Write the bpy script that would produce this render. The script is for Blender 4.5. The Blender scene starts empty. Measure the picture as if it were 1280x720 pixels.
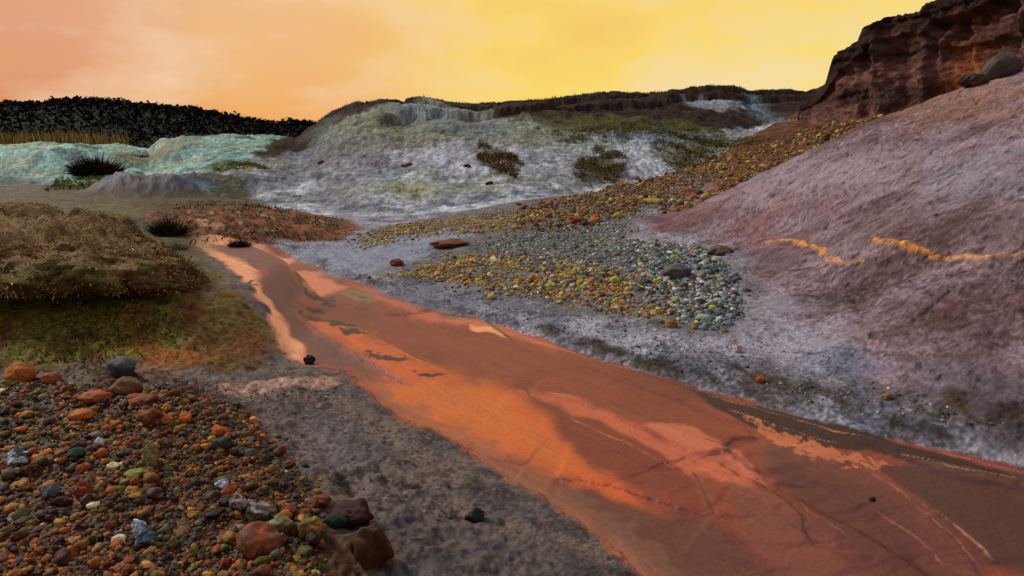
import bpy, math, random
import numpy as np
from mathutils import Vector
rnd = random.Random(7); rng = np.random.default_rng(7)
scn = bpy.context.scene
col = scn.collection

# ------------------------------------------------------------------ camera
CAM_H = 1.7; F = 853.0; PITCH = math.radians(11.6)
cam_d = bpy.data.cameras.new('camera'); cam = bpy.data.objects.new('camera', cam_d); col.objects.link(cam)
cam_d.sensor_width = 36; cam_d.lens = 24; cam_d.clip_start = .05; cam_d.clip_end = 5000
cam.location = (0, 0, CAM_H); cam.rotation_euler = (math.pi/2 - PITCH, 0, 0)
scn.camera = cam
scn.view_settings.view_transform = 'Standard'; scn.view_settings.look = 'None'
scn.view_settings.exposure = 0.0; scn.view_settings.gamma = 1
CP, SP = math.cos(PITCH), math.sin(PITCH)

def s2l(v):
    v = np.asarray(v, float)/255.
    return np.where(v <= .04045, v/12.92, ((v+.055)/1.055)**2.4)
def C(r, g, b): return s2l([r, g, b])

# ------------------------------------------------------------------ sky and sun
world = bpy.data.worlds.new('World'); scn.world = world; world.use_nodes = True
SUN_EL, SUN_AZ = 40, -60          # degrees; azimuth clockwise from the view direction
def build_world():
    nt = world.node_tree; N = nt.nodes; L = nt.links; N.clear()
    out = N.new('ShaderNodeOutputWorld'); bg = N.new('ShaderNodeBackground'); L.new(bg.outputs[0], out.inputs[0])
    tc = N.new('ShaderNodeTexCoord'); sep = N.new('ShaderNodeSeparateXYZ'); L.new(tc.outputs['Generated'], sep.inputs[0])
    def M(op, a, b=None, c=None, clamp=False):
        n = N.new('ShaderNodeMath'); n.operation = op; n.use_clamp = clamp
        for i, v in enumerate((a, b, c)):
            if v is None: continue
            if isinstance(v, (int, float)): n.inputs[i].default_value = v
            else: L.new(v, n.inputs[i])
        return n.outputs[0]
    def ramp(fac, stops):
        r = N.new('ShaderNodeValToRGB'); L.new(fac, r.inputs[0]); e = r.color_ramp.elements
        while len(e) < len(stops): e.new(.5)
        for k, (p, c) in enumerate(stops): e[k].position = p; e[k].color = (*c, 1)
        r.color_ramp.interpolation = 'EASE'
        return r.outputs[0]
    def mix(f, a, b):
        m = N.new('ShaderNodeMix'); m.data_type = 'RGBA'
        if isinstance(f, (int, float)): m.inputs[0].default_value = f
        else: L.new(f, m.inputs[0])
        for i, v in ((6, a), (7, b)):
            if isinstance(v, tuple): m.inputs[i].default_value = (*v, 1)
            else: L.new(v, m.inputs[i])
        return m.outputs[2]
    az = M('ARCTAN2', sep.outputs[0], sep.outputs[1])      # -pi..pi, 0 ahead
    el = M('ARCSINE', sep.outputs[2])
    azn = M('MULTIPLY_ADD', az, 1/(2*math.pi), .5, True)   # 0..1, .5 ahead ; 37deg = .103
    # soft streaked cloud noise
    mp = N.new('ShaderNodeMapping'); mp.inputs['Scale'].default_value = (1, 1, 3.2); L.new(tc.outputs['Generated'], mp.inputs[0])
    n1 = N.new('ShaderNodeTexNoise'); n1.inputs['Scale'].default_value = 2.3; n1.inputs['Detail'].default_value = 4; n1.inputs['Roughness'].default_value = .45
    n1.inputs['Distortion'].default_value = .4
    L.new(mp.outputs[0], n1.inputs['Vector'])
    wob = M('MULTIPLY_ADD', n1.outputs[0], .05, -.025)
    a2 = M('ADD', azn, wob)
    low = ramp(a2, [(0, tuple(C(170,150,160))), (.25, tuple(C(190,125,100))), (.40, tuple(C(218,128,66))), (.455, tuple(C(242,168,80))),
                    (.50, tuple(C(255,220,95))), (.575, tuple(C(255,232,96))), (.66, tuple(C(250,205,110))), (.80, tuple(C(205,150,120))), (1, tuple(C(170,150,160)))])
    high = ramp(a2, [(0, tuple(C(165,160,180))), (.25, tuple(C(185,150,145))), (.40, tuple(C(228,168,130))), (.455, tuple(C(244,192,130))),
                     (.50, tuple(C(255,212,98))), (.575, tuple(C(255,218,120))), (.66, tuple(C(250,200,135))), (.80, tuple(C(200,165,150))), (1, tuple(C(165,160,180)))])
    e1 = M('MULTIPLY', el, 1/math.radians(13), None, True)
    e1 = M('ADD', e1, M('MULTIPLY_ADD', n1.outputs[0], .8, -.4), None, True)
    c = mix(e1, low, high)
    # pale patches in the cloud sheet
    mp2 = N.new('ShaderNodeMapping'); mp2.inputs['Scale'].default_value = (1, 1, 2.6); mp2.inputs['Location'].default_value = (3.1, .4, .2); L.new(tc.outputs['Generated'], mp2.inputs[0])
    n2 = N.new('ShaderNodeTexNoise'); n2.inputs['Scale'].default_value = 4.2; n2.inputs['Detail'].default_value = 5; n2.inputs['Roughness'].default_value = .5
    L.new(mp2.outputs[0], n2.inputs['Vector'])
    pf = M('MULTIPLY', M('SUBTRACT', n2.outputs[0], .46), 5.5, None, True)
    c = mix(pf, c, mix(.55, c, tuple(C(250,220,185))))
    pd = M('MULTIPLY', M('SUBTRACT', .47, n2.outputs[0]), 3.0, None, True)
    c = mix(pd, c, mix(.45, c, tuple(C(240,160,60))))
    # the high overcast: even grey lilac
    e2 = N.new('ShaderNodeMapRange'); e2.interpolation_type = 'SMOOTHSTEP'; L.new(el, e2.inputs[0])
    e2.inputs[1].default_value = math.radians(13); e2.inputs[2].default_value = math.radians(42)
    c = mix(e2.outputs[0], c, tuple(x*.62 for x in C(200,204,216)))
    # the clear sky above the clouds, faint through them
    sky = N.new('ShaderNodeTexSky'); sky.sky_type = 'NISHITA'; sky.sun_disc = False
    sky.sun_elevation = math.radians(SUN_EL); sky.sun_rotation = math.radians(SUN_AZ)
    sc_ = N.new('ShaderNodeMix'); sc_.data_type = 'RGBA'; sc_.blend_type = 'MULTIPLY'; sc_.inputs[0].default_value = 1
    L.new(sky.outputs[0], sc_.inputs[6]); sc_.inputs[7].default_value = (.1, .1, .1, 1)
    c = mix(.08, c, sc_.outputs[2])
    L.new(c, bg.inputs[0]); bg.inputs[1].default_value = 1.0
build_world()
sd = bpy.data.lights.new('sun', 'SUN'); sun = bpy.data.objects.new('sun', sd); col.objects.link(sun)
sd.energy = 2.7; sd.angle = math.radians(8); sd.color = (1, .90, .76)
_d = Vector((math.sin(math.radians(SUN_AZ))*math.cos(math.radians(SUN_EL)), math.cos(math.radians(SUN_AZ))*math.cos(math.radians(SUN_EL)), math.sin(math.radians(SUN_EL))))
sun.rotation_euler = _d.to_track_quat('Z', 'Y').to_euler()

# ------------------------------------------------------------------ numeric helpers
def ss(t): t = np.clip(t, 0, 1); return t*t*(3-2*t)
def softplus(u, k): return k*np.logaddexp(0, u/k)
def smax(a, b, k): return b + softplus(a-b, k)
def hsh(ix, iy, seed):
    h = (ix.astype(np.int64)*374761393 + iy.astype(np.int64)*668265263 + seed*974711) & 0xffffffff
    h = ((h ^ (h >> 13))*1274126177) & 0xffffffff
    return (h ^ (h >> 16)) & 0xffff
_ang = np.arange(65536)/65536*2*np.pi; _GC = np.cos(_ang*7.0); _GS = np.sin(_ang*7.0)
def pn(x, y, seed=0):
    x = np.asarray(x, float); y = np.asarray(y, float)
    ix = np.floor(x); iy = np.floor(y); fx = x-ix; fy = y-iy
    u = fx*fx*fx*(fx*(fx*6-15)+10); v = fy*fy*fy*(fy*(fy*6-15)+10)
    def g(dx, dy):
        h = hsh(ix+dx, iy+dy, seed); return _GC[h]*(fx-dx)+_GS[h]*(fy-dy)
    a = g(0,0); b = g(1,0); c = g(0,1); d = g(1,1)
    return 1.5*((a*(1-u)+b*u)*(1-v)+(c*(1-u)+d*u)*v)
def fbm(x, y, o=4, seed=0, r=.5):
    t = 0; a = 1; s = 0
    for i in range(o):
        t = t+a*pn(x*2**i, y*2**i, seed+i*17); s += a; a *= r
    return t/s
def rid(x, y, o=4, seed=0, r=.55):
    t = 0; a = 1; s = 0
    for i in range(o):
        t = t+a*(1-2*np.abs(pn(x*2**i, y*2**i, seed+i*17))); s += a; a *= r
    return t/s
def poly_sd(px, py, poly):
    """signed distance, negative inside"""
    P = np.asarray(poly, float); n = len(P)
    d = np.full(px.shape, 1e18); ins = np.zeros(px.shape, bool)
    for i in range(n):
        ax, ay = P[i]; bx, by = P[(i+1) % n]
        ex, ey = bx-ax, by-ay; wx = px-ax; wy = py-ay
        t = np.clip((wx*ex+wy*ey)/(ex*ex+ey*ey+1e-12), 0, 1)
        d = np.minimum(d, (wx-ex*t)**2+(wy-ey*t)**2)
        c = ((ay > py) != (by > py)) & (px < (bx-ax)*(py-ay)/(by-ay+1e-15)+ax)
        ins ^= c
    d = np.sqrt(d); return np.where(ins, -d, d)
def line_sd(px, py, pts):
    """distance to an open polyline, with the side (+ left of travel) and position along it 0..1"""
    P = np.asarray(pts, float); n = len(P)
    d = np.full(px.shape, 1e18); sg = np.ones(px.shape); al = np.zeros(px.shape)
    for i in range(n-1):
        ax, ay = P[i]; bx, by = P[i+1]
        ex, ey = bx-ax, by-ay; wx = px-ax; wy = py-ay
        t = np.clip((wx*ex+wy*ey)/(ex*ex+ey*ey+1e-12), 0, 1)
        q = (wx-ex*t)**2+(wy-ey*t)**2; m = q < d
        d = np.where(m, q, d); sg = np.where(m, np.sign(ex*wy-ey*wx), sg); al = np.where(m, (i+t)/(n-1), al)
    return np.sqrt(d), sg, al

# ------------------------------------------------------------------ surveying: photo bearings to places
def tan_el(py):
    up = (360-py)/F; return (up*CP-SP)/(CP+up*SP)
def at(px, py, Y):
    up = (360-py)/F; fw = CP+up*SP
    return ((px-640)/F/fw*Y, Y, CAM_H+tan_el(py)*Y)
def flat(px, py, z=0.0):
    te = tan_el(py); Y = (z-CAM_H)/te
    return at(px, py, Y)[:2]
# stream outline on the valley floor
ST_L = [(232,319),(250,334),(275,352),(305,377),(340,410),(352,440),(385,455),(432,462),(452,486),(490,512),(560,548),(640,598),(720,648),(790,700),(860,760),(960,860)]
ST_R = [(300,315),(350,318),(372,326),(440,352),(530,385),(620,405),(700,432),(800,462),(900,492),(1000,520),(1100,545),(1200,568),(1290,592),(1400,622),(1560,670)]
STREAM = [flat(*p) for p in ST_L] + [flat(*p) for p in ST_R[::-1]]
_cy = np.linspace(1.2, 12, 60)
def _edge(L):
    q = sorted([flat(*p)[::-1] for p in L]); return np.interp(_cy, [a[0] for a in q], [a[1] for a in q])
_cx = (_edge(ST_L)+_edge(ST_R))/2
def mid_x(Y): return np.interp(Y, _cy, _cx)

#      px    Yfoot pyfoot Ycrest pycrest
LOFT = [(-900, 20, 236, 32, 186), (-300, 20, 236, 32, 186), (0, 20, 232, 30, 182), (60, 20, 231, 30, 179), (110, 20, 233, 30, 182), (160, 20, 237, 30, 181), (196, 20, 240, 31, 186),
        (212, 19.5, 241, 30, 175), (240, 19, 243, 29, 170), (300, 18, 250, 29, 168), (352, 17, 262, 30, 170), (378, 16.8, 266, 31, 172), (398, 16.6, 270, 33, 157),
        (425, 16.5, 273, 34, 138), (450, 16.5, 275, 34, 127), (480, 16.5, 275, 34, 127), (510, 16.5, 272, 35, 133), (545, 16.6, 268, 35, 125), (600, 16.8, 259, 36, 130), (640, 17, 252, 37, 128),
        (690, 18, 245, 39, 124), (740, 19, 240, 42, 116), (800, 21, 228, 44, 117), (860, 24, 212, 48, 109), (905, 27, 200, 49, 108), (925, 29, 194, 50, 113), (960, 31, 184, 52, 113), (1020, 33, 168, 54, 117), (1100, 34, 155, 54, 122), (1500, 36, 120, 54, 110), (2200, 36, 120, 54, 110)]
_la = np.array([(p-640)/F for p, *_ in LOFT]); _yf = np.array([l[1] for l in LOFT], float); _yc = np.array([l[3] for l in LOFT], float)
_zf = np.array([CAM_H+tan_el(l[2])*l[1] for l in LOFT]); _zc = np.array([CAM_H+tan_el(l[4])*l[3] for l in LOFT])

def softU(x, Y): return x-(2.25+.35*ss((4.6-Y)/1.4)+.55*np.exp(-((Y-9.5)/2.2)**2))
def parts(x, Y):
    """the valley's coarse height, and the pieces it is made of"""
    x = np.asarray(x, float); Y = np.asarray(Y, float)
    S = poly_sd(x, Y, STREAM)+.07*fbm(x*2.2, Y*2.2, 3, 15)*np.clip(Y/6, .6, 1.5)+.03*fbm(x*9, Y*9, 2, 16)
    right = x > mid_x(np.clip(Y, 1.2, 12))
    Sp = np.maximum(S, 0)
    edge = ss(Sp/(.30+.15*fbm(x*1.5, Y*1.5, 2, 5)))
    zr = .045*edge + .05*np.minimum(Sp, 3) - .03*np.maximum(Sp-3, 0)*.0
    zl = .012*edge + .20*ss((Sp-.1)/1.4) + .30*ss((Y-4.5)/1.5)*ss((-x-1.7-.10*(Y-4.5))/.9)
    zl = zl+0
    kf = ss((Y-10.4)/1.0); wr = right*(1-kf)+ss((x-mid_x(np.clip(Y, 1.2, 12))+.4)/2.4)*kf
    base = zl*(1-wr)+zr*wr
    u = softU(x, Y)
    cr = 13.2+.9*pn(x*.25, Y*.0+3.3, 61)
    spur = .10*softplus(u, .15) + .46*softplus(u-.22, .16) - .26*softplus(u-4.0, .5) - .55*softplus(Y-cr, .5)
    spur = np.where(u > 6, spur, spur)
    talus = .28*softplus(x-3.0, .8) - .02
    a = x/np.maximum(Y, .1)*.996
    yf = np.interp(a, _la, _yf); yc = np.interp(a, _la, _yc); zf = np.interp(a, _la, _zf); zc = np.interp(a, _la, _zc)
    w = ss((Y-11.5)/np.maximum(yf-11.5, 1))
    near = base*(1-w)+zf*w
    t = (Y-yf)/(yc-yf)
    tc = np.clip(t, 0, 1)
    prof = .62*np.sin(tc*np.pi/2)+.38*tc**1.6
    hill = zf+(zc-zf)*prof-.06*np.maximum(Y-yc, 0)
    far = np.where(t > 0, hill, near)
    R = (smax(spur, talus, .08)-.0555)*ss((Sp-.02)/.5)
    rr = np.where(right | (Y > 12), R, 0)
    g = np.where(Y < 12, far+rr, smax(far, base*0+.15+R, .12)+0)
    wn = ss((Y-10.5)/3)
    g = (far+rr)*(1-wn)+smax(far, .12+R, .12)*wn
    return g, S, right, u, spur, talus, t, yf, a, R, far
def Hc(x, Y): return parts(x, Y)[0]
def hit(px, py, y0=1.6, y1=60):
    """first place where the line of sight meets the land"""
    Ys = np.geomspace(y0, y1, 700)
    up = (360-py)/F; fw = CP+up*SP
    xs = (px-640)/F/fw*Ys; zs = CAM_H+tan_el(py)*Ys
    g = Hc(xs, Ys); k = np.argmax(zs <= g)
    if not (zs <= g).any(): k = len(Ys)-1
    return float(xs[k]), float(Ys[k])
def hitp(pts, **kw): return [hit(*p, **kw) for p in pts]

# ------------------------------------------------------------------ the land: one survey grid, cut into named pieces of ground
ac = np.concatenate([np.linspace(-1.6, -.81, 26, endpoint=False), np.linspace(-.81, .81, 1030), np.linspace(.81, 1.6, 27)[1:]])
_t = np.linspace(0, 1, 770); k_ = .42
yr = (1.8**-k_ + (66**-k_-1.8**-k_)*_t)**(-1/k_)
A, Yg = np.meshgrid(ac, yr); X = A*Yg
Z, S, RIGHT, U, SPUR, TAL, T, YF, AN, RR, FAR = parts(X, Yg)
print('grid', X.shape)
COL = np.zeros(X.shape+(3,)); WET = np.zeros(X.shape)
def lay(mask, c, k=1.0):
    m = (np.clip(mask, 0, 1)*k)[..., None]; COL[:] = COL*(1-m)+np.asarray(c)*m
def pick(n, cols):
    """blend a list of colours along a noise value 0..1"""
    n = np.clip(n, 0, .9999)*(len(cols)-1); i = n.astype(int); f = (n-i)[..., None]; c = np.asarray(cols)
    return c[i]*(1-f)+c[i+1]*f
def patch(pts, c, soft=.012, warp=.03, k=1.0, fr=1.0, where=None, seed=3, wet=None, oct=3, world=None):
    W = world or hitp(pts); W = np.array(W); cy = W[:, 1].mean(); r = cy*(soft*2+warp*2)
    bb = (X > W[:,0].min()-r) & (X < W[:,0].max()+r) & (Yg > W[:,1].min()-r*3) & (Yg < W[:,1].max()+r*3)
    if where is not None: bb &= where
    if not bb.any(): return
    x = X[bb]; y = Yg[bb]; f = fr*14/cy
    x2 = x+warp*cy*fbm(x*f, y*f*.6, oct, seed); y2 = y+warp*cy*1.5*fbm(x*f+9, y*f*.6+4, oct, seed+5)
    m = ss(.5-poly_sd(x2, y2, W)/(soft*cy*2))*k
    if np.ndim(c) > 1: cc = c[bb]
    else: cc = np.asarray(c)
    COL[bb] = COL[bb]*(1-m[:, None])+cc*m[:, None]
    if wet is not None: WET[bb] = WET[bb]*(1-m)+wet*m
    return bb, m

n1 = fbm(X*.9, Yg*.9, 4, 11); n2 = fbm(X*3.1, Yg*3.1, 4, 21); n3 = fbm(X*11, Yg*11, 3, 31); n4 = pn(X*31, Yg*31, 41); n5 = pn(X*75, Yg*75, 43)
nf = fbm(X*.25, Yg*.5, 4, 51); nst = fbm(X*1.2, Yg*5, 4, 71)
near_w = np.clip(6/Yg, 0, 1); f3 = np.clip(9/Yg, 0, 1); f4 = np.clip(5/Yg, 0, 1)**1.5

# -- micro relief
dz = np.zeros(X.shape)
inS = S < 0
out = ss(S/.25)
lft = (~RIGHT)
rockw = ss(U/.8)*RIGHT*(RR > .05)
dz += out*(.020*n2+.009*n3*f3+.0035*n4*f4)
dz += ss(S/.6)*lft*(.03*n2+.015*n3)*ss((9-Yg)/3)
# right hand bank of mud: hummocks and rills
dz += ss(S/.3)*RIGHT*(.035*fbm(X*1.7, Yg*1.2, 3, 81))*ss((14-Yg)/3)
# lilac hillside: slanting folds, cracks and pits
cu = X*.55+Yg*.25
fold = fbm(cu*.8, (X*.4-Yg)*.3, 3, 91)
pit = np.maximum(fbm(X*3, Yg*4, 3, 95)-.12, 0)
crack = np.maximum(rid(X*.45+.3*n1, Yg*.9-X*.5, 4, 97)-.84, 0)/.16
lay_ = fbm((X-Yg)*.6, (X+Yg)*1.2, 3, 93); led = rid((X-Yg)*.3+.3*n1, (X+Yg)*.7, 4, 94)
dz += rockw*(.12*fold+.020*n2+.004*n3*f3+.05*lay_-.05*crack)*np.clip(Yg/6, .45, 1)
hw = ss((T+.02)/.08)
hilly = hw*(FAR > RR)
gul = rid(X*.16+.3*nf, Yg*.07, 4, 101)
dz += hilly*(.28*(gul-.45)*ss(T/.3)*ss((1.05-T)/.25)+.14*n1+.05*n2+.012*n3*f3)
# terraces of strata towards the dark crest
dz += hilly*ss((AN+.25)/.1)*ss((T-.55)/.1)*(.16*np.tanh(6*np.sin(T*38+3*nf+1.2*n1)))*ss((1-T)/.1)
talw = ss((RR-FAR+.05)/.2)*ss((Yg-12.5)/1.5)*(TAL > SPUR-.1)
dz += talw*(.06*n2+.02*n3*f3)
# rocky step at the head of the stream
OW = [flat(228,319), flat(330,315), flat(425,309), flat(446,297), at(432,279,15.4)[:2], at(380,268,15.8)[:2], at(300,256,16)[:2], at(190,250,16)[:2], at(190,300,11.6)[:2]]
osd = poly_sd(X+.35*n2+.2*n1, Yg+.45*n1+.25*n2, OW); orange_zone = ss(-osd/.75)
dz += orange_zone*(.08+.03*n1+.03*n2)
# two low swells in front of the pale mounds at the left, and the ledge of grey rock
def bump(px, py, Y, rx, ry, h, flatp=2.0, rot=0):
    cx, cy, _ = at(px, py, Y); dx = X-cx; dy = Yg-cy
    dx, dy = dx*math.cos(rot)+dy*math.sin(rot), -dx*math.sin(rot)+dy*math.cos(rot)
    q = (np.abs(dx/rx)**flatp+np.abs(dy/ry)**flatp)**(1/flatp)+.14*n1
    return h*ss((1.3-q)/.8)
g1 = bump(195, 240, 18.6, 1.45, 1.3, .50, 2.4)*(1+.35*n1+.25*n2); dz += g1
dz += bump(120, 222, 25, 3.2, 1.6, .15)+bump(40, 220, 24, 3.0, 1.8, .35)+bump(300, 240, 20.5, 1.6, 1.3, .3)
dz += bump(505, 180, 31, 1.6, 2.4, .28)+bump(660, 190, 31, 1.8, 2.2, .22)
Zf = Z+dz
n2 = fbm(X*3.1+Zf*2, Yg*3.1-Zf*3, 4, 21); n3 = fbm(X*11+Zf*7, Yg*11-Zf*9, 3, 31)*np.clip(14/Yg, 0, 1); n4 = pn(X*31+Zf*20, Yg*31-Zf*24, 41)*f3; n5 = pn(X*75+Zf*40, Yg*75-Zf*50, 43)*f4

# -- stream bed: terraces of silt cut by little scarps
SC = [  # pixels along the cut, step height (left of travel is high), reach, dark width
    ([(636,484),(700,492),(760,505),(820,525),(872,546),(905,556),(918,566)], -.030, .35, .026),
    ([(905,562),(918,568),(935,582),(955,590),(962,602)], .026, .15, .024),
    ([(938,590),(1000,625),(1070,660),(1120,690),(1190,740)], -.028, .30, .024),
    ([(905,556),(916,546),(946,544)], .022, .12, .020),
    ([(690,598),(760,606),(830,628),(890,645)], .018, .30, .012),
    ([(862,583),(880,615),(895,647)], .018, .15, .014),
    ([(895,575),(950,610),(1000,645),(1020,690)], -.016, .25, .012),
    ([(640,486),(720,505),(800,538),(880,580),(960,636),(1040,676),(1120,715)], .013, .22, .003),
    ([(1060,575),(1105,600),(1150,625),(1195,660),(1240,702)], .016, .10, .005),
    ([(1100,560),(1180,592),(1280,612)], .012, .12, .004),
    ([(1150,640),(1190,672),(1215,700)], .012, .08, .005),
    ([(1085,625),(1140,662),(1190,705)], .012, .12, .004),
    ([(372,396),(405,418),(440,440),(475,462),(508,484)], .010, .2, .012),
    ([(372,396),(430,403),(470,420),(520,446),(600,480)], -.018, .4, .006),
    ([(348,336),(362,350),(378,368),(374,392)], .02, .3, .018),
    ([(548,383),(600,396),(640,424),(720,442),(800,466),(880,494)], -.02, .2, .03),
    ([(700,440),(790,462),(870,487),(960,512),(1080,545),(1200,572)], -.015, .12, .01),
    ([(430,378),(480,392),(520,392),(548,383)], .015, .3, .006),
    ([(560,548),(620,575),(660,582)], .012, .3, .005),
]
n_s = fbm(X*2.2, Yg*2.2, 4, 201)
stripe = fbm(X*.8-Yg*.35, X*4.5+Yg*2.6, 4, 205)
sb = [C(90,36,22), C(116,48,28), C(134,56,32), C(114,46,28), C(94,36,28)]
stream_col = pick(.5+.5*fbm(X*.7, Yg*.5, 3, 207)+.12*stripe, sb)
grain = (1+.10*n4+.12*n5*near_w)[..., None]
flow = fbm(S*16, Yg*1.1, 4, 223); COL[:] = stream_col*grain
WET[:] = .48
def sp(pts, c, **kw):
    kw.setdefault('soft', .010); kw.setdefault('warp', .026); kw.setdefault('oct', 4)
    patch(pts, c, where=(S < .12), world=[flat(*p) for p in pts], **kw)
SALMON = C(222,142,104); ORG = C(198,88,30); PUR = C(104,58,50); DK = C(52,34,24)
sp([(225,316),(300,312),(368,324),(366,336),(330,333),(290,331),(262,334),(300,356),(332,372),(338,392),(368,415),(400,460),(345,440),(300,380),(240,335)], SALMON, wet=.9, warp=.02)  # salmon silt, its colour brightened to carry the sky's reflection
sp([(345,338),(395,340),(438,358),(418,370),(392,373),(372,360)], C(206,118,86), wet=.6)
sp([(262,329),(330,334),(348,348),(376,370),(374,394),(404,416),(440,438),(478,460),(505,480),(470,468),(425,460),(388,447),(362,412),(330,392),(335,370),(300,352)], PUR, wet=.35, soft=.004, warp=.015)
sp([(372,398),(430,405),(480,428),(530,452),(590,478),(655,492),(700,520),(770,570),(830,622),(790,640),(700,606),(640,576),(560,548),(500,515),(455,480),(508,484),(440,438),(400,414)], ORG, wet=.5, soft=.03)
sp([(500,475),(570,482),(640,500),(690,540),(720,580),(640,566),(560,535),(500,500)], C(200,98,36), wet=.6, soft=.06, warp=.05)
sp([(664,497),(720,511),(800,544),(860,585),(892,645),(820,625),(765,604),(730,580),(700,545)], C(120,46,28), wet=.4, soft=.02, warp=.03)
sp([(640,486),(720,500),(800,533),(880,572),(970,628),(1060,676),(1150,730),(1060,720),(960,650),(870,590),(790,545),(710,512)], C(186,90,58), wet=.5, soft=.012)
sp([(850,525),(905,556),(955,592),(960,604),(930,600),(880,570),(800,530)], C(190,98,70), wet=.5, soft=.008)
sp([(900,600),(1000,640),(1100,704),(1160,760),(1000,760),(940,680)], C(122,62,48), wet=.4, soft=.015)
sp([(700,600),(800,628),(880,650),(960,700),(1000,760),(850,760),(760,680)], C(98,46,36), wet=.5, soft=.02)
sp([(560,560),(680,600),(760,660),(830,720),(900,800),(800,760),(700,660),(600,590)], C(150,82,60), wet=.6, soft=.02)
sp([(960,548),(1060,575),(1150,625),(1240,702),(1150,720),(1060,650),(950,585)], C(106,50,38), wet=.55, soft=.01)
sp([(960,560),(1060,600),(1150,660),(1200,740),(1100,740),(1000,640)], C(92,40,30), wet=.5, soft=.03)
sp([(1150,580),(1290,610),(1400,640),(1400,760),(1240,704),(1160,625),(1080,575)], C(80,38,28), wet=.5, soft=.01)
sp([(860,484),(1000,518),(1120,551),(1290,596),(1290,606),(1120,572),(1050,560),(985,548),(920,520),(880,498)], C(54,26,12), wet=.15, soft=.004)
sp([(930,518),(985,542),(1060,566),(1120,580),(1060,580),(1000,566),(950,540)], C(206,112,70), wet=.7, soft=.004, warp=.035, fr=5, k=.7)  # orange glint of the ripples, put into the bed colour
sp([(1140,572),(1200,582),(1290,602),(1290,610),(1200,592),(1150,584)], C(84,44,30), wet=.9, soft=.004)
sp([(560,386),(600,396),(620,402),(616,412),(596,408),(570,396)], C(52,32,16), wet=1, soft=.004)
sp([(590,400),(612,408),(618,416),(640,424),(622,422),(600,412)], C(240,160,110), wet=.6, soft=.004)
sp([(425,366),(448,358),(492,378),(455,379)], C(62,44,26), wet=1, soft=.004, warp=.01)
sp([(440,352),(530,388),(560,392),(640,408),(700,434),(690,438),(620,412),(540,400),(470,372)], C(186,92,66), wet=.4, soft=.015)
sp([(336,336),(352,338),(372,350),(380,366),(366,356),(350,346)], DK, wet=.4, soft=.003, warp=.01)
for q in ([(376,370),(392,374),(405,373),(398,379),(384,378)], [(374,394),(395,396),(425,400),(448,406),(440,410),(400,403),(378,400)], [(420,408),(452,414),(462,420),(430,418)],
          [(384,387),(405,386),(404,391),(386,391)], [(400,374),(412,372),(420,380),(404,384)], [(462,440),(478,446),(476,452),(460,448)], [(520,466),(545,466),(556,470),(530,474)], [(475,447),(506,449),(508,453),(480,452)],
          [(314,352),(321,352),(321,355),(314,355)], [(634,486),(662,489),(668,494),(646,490)], [(310,383),(325,383),(322,388),(312,388)]):
    sp(q, DK, wet=.3, soft=.0025, warp=.022, fr=3, oct=4)
# ragged mud and weed where the left shore meets the silt
ms = ss((.22+.22*n2+.1*n3+S)/.08)*ss((.02-S)/.05)*lft*ss((5.5-Yg)/1)
lay(ms*.5, C(120,80,62))
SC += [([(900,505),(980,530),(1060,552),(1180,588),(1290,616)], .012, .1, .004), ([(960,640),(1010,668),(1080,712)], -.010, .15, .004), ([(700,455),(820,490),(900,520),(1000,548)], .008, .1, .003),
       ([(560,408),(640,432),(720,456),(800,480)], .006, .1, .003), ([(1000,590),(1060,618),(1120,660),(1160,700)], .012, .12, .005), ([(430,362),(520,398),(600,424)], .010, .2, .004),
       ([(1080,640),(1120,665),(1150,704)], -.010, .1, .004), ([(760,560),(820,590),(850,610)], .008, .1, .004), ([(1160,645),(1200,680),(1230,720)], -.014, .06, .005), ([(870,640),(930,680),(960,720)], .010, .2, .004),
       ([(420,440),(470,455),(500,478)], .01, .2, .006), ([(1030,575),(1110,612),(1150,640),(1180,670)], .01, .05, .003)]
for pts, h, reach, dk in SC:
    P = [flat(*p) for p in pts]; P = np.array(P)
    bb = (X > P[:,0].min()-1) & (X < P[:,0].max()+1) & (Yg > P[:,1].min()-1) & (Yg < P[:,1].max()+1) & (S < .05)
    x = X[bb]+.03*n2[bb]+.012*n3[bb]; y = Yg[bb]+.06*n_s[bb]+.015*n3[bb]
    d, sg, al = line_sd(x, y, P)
    fade = ss(al/.06)*ss((1-al)/.06)
    dist = np.maximum(d, 0)
    Zf[bb] += .75*h*np.tanh(sg*dist/.035)*np.exp(-dist/reach)*fade
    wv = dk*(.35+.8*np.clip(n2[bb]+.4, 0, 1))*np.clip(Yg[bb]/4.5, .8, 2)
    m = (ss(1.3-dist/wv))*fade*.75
    COL[bb] = COL[bb]*(1-m[:, None])+np.asarray(C(58,34,26))*m[:, None]  # dark silt and crevice shade painted along each cut
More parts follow.
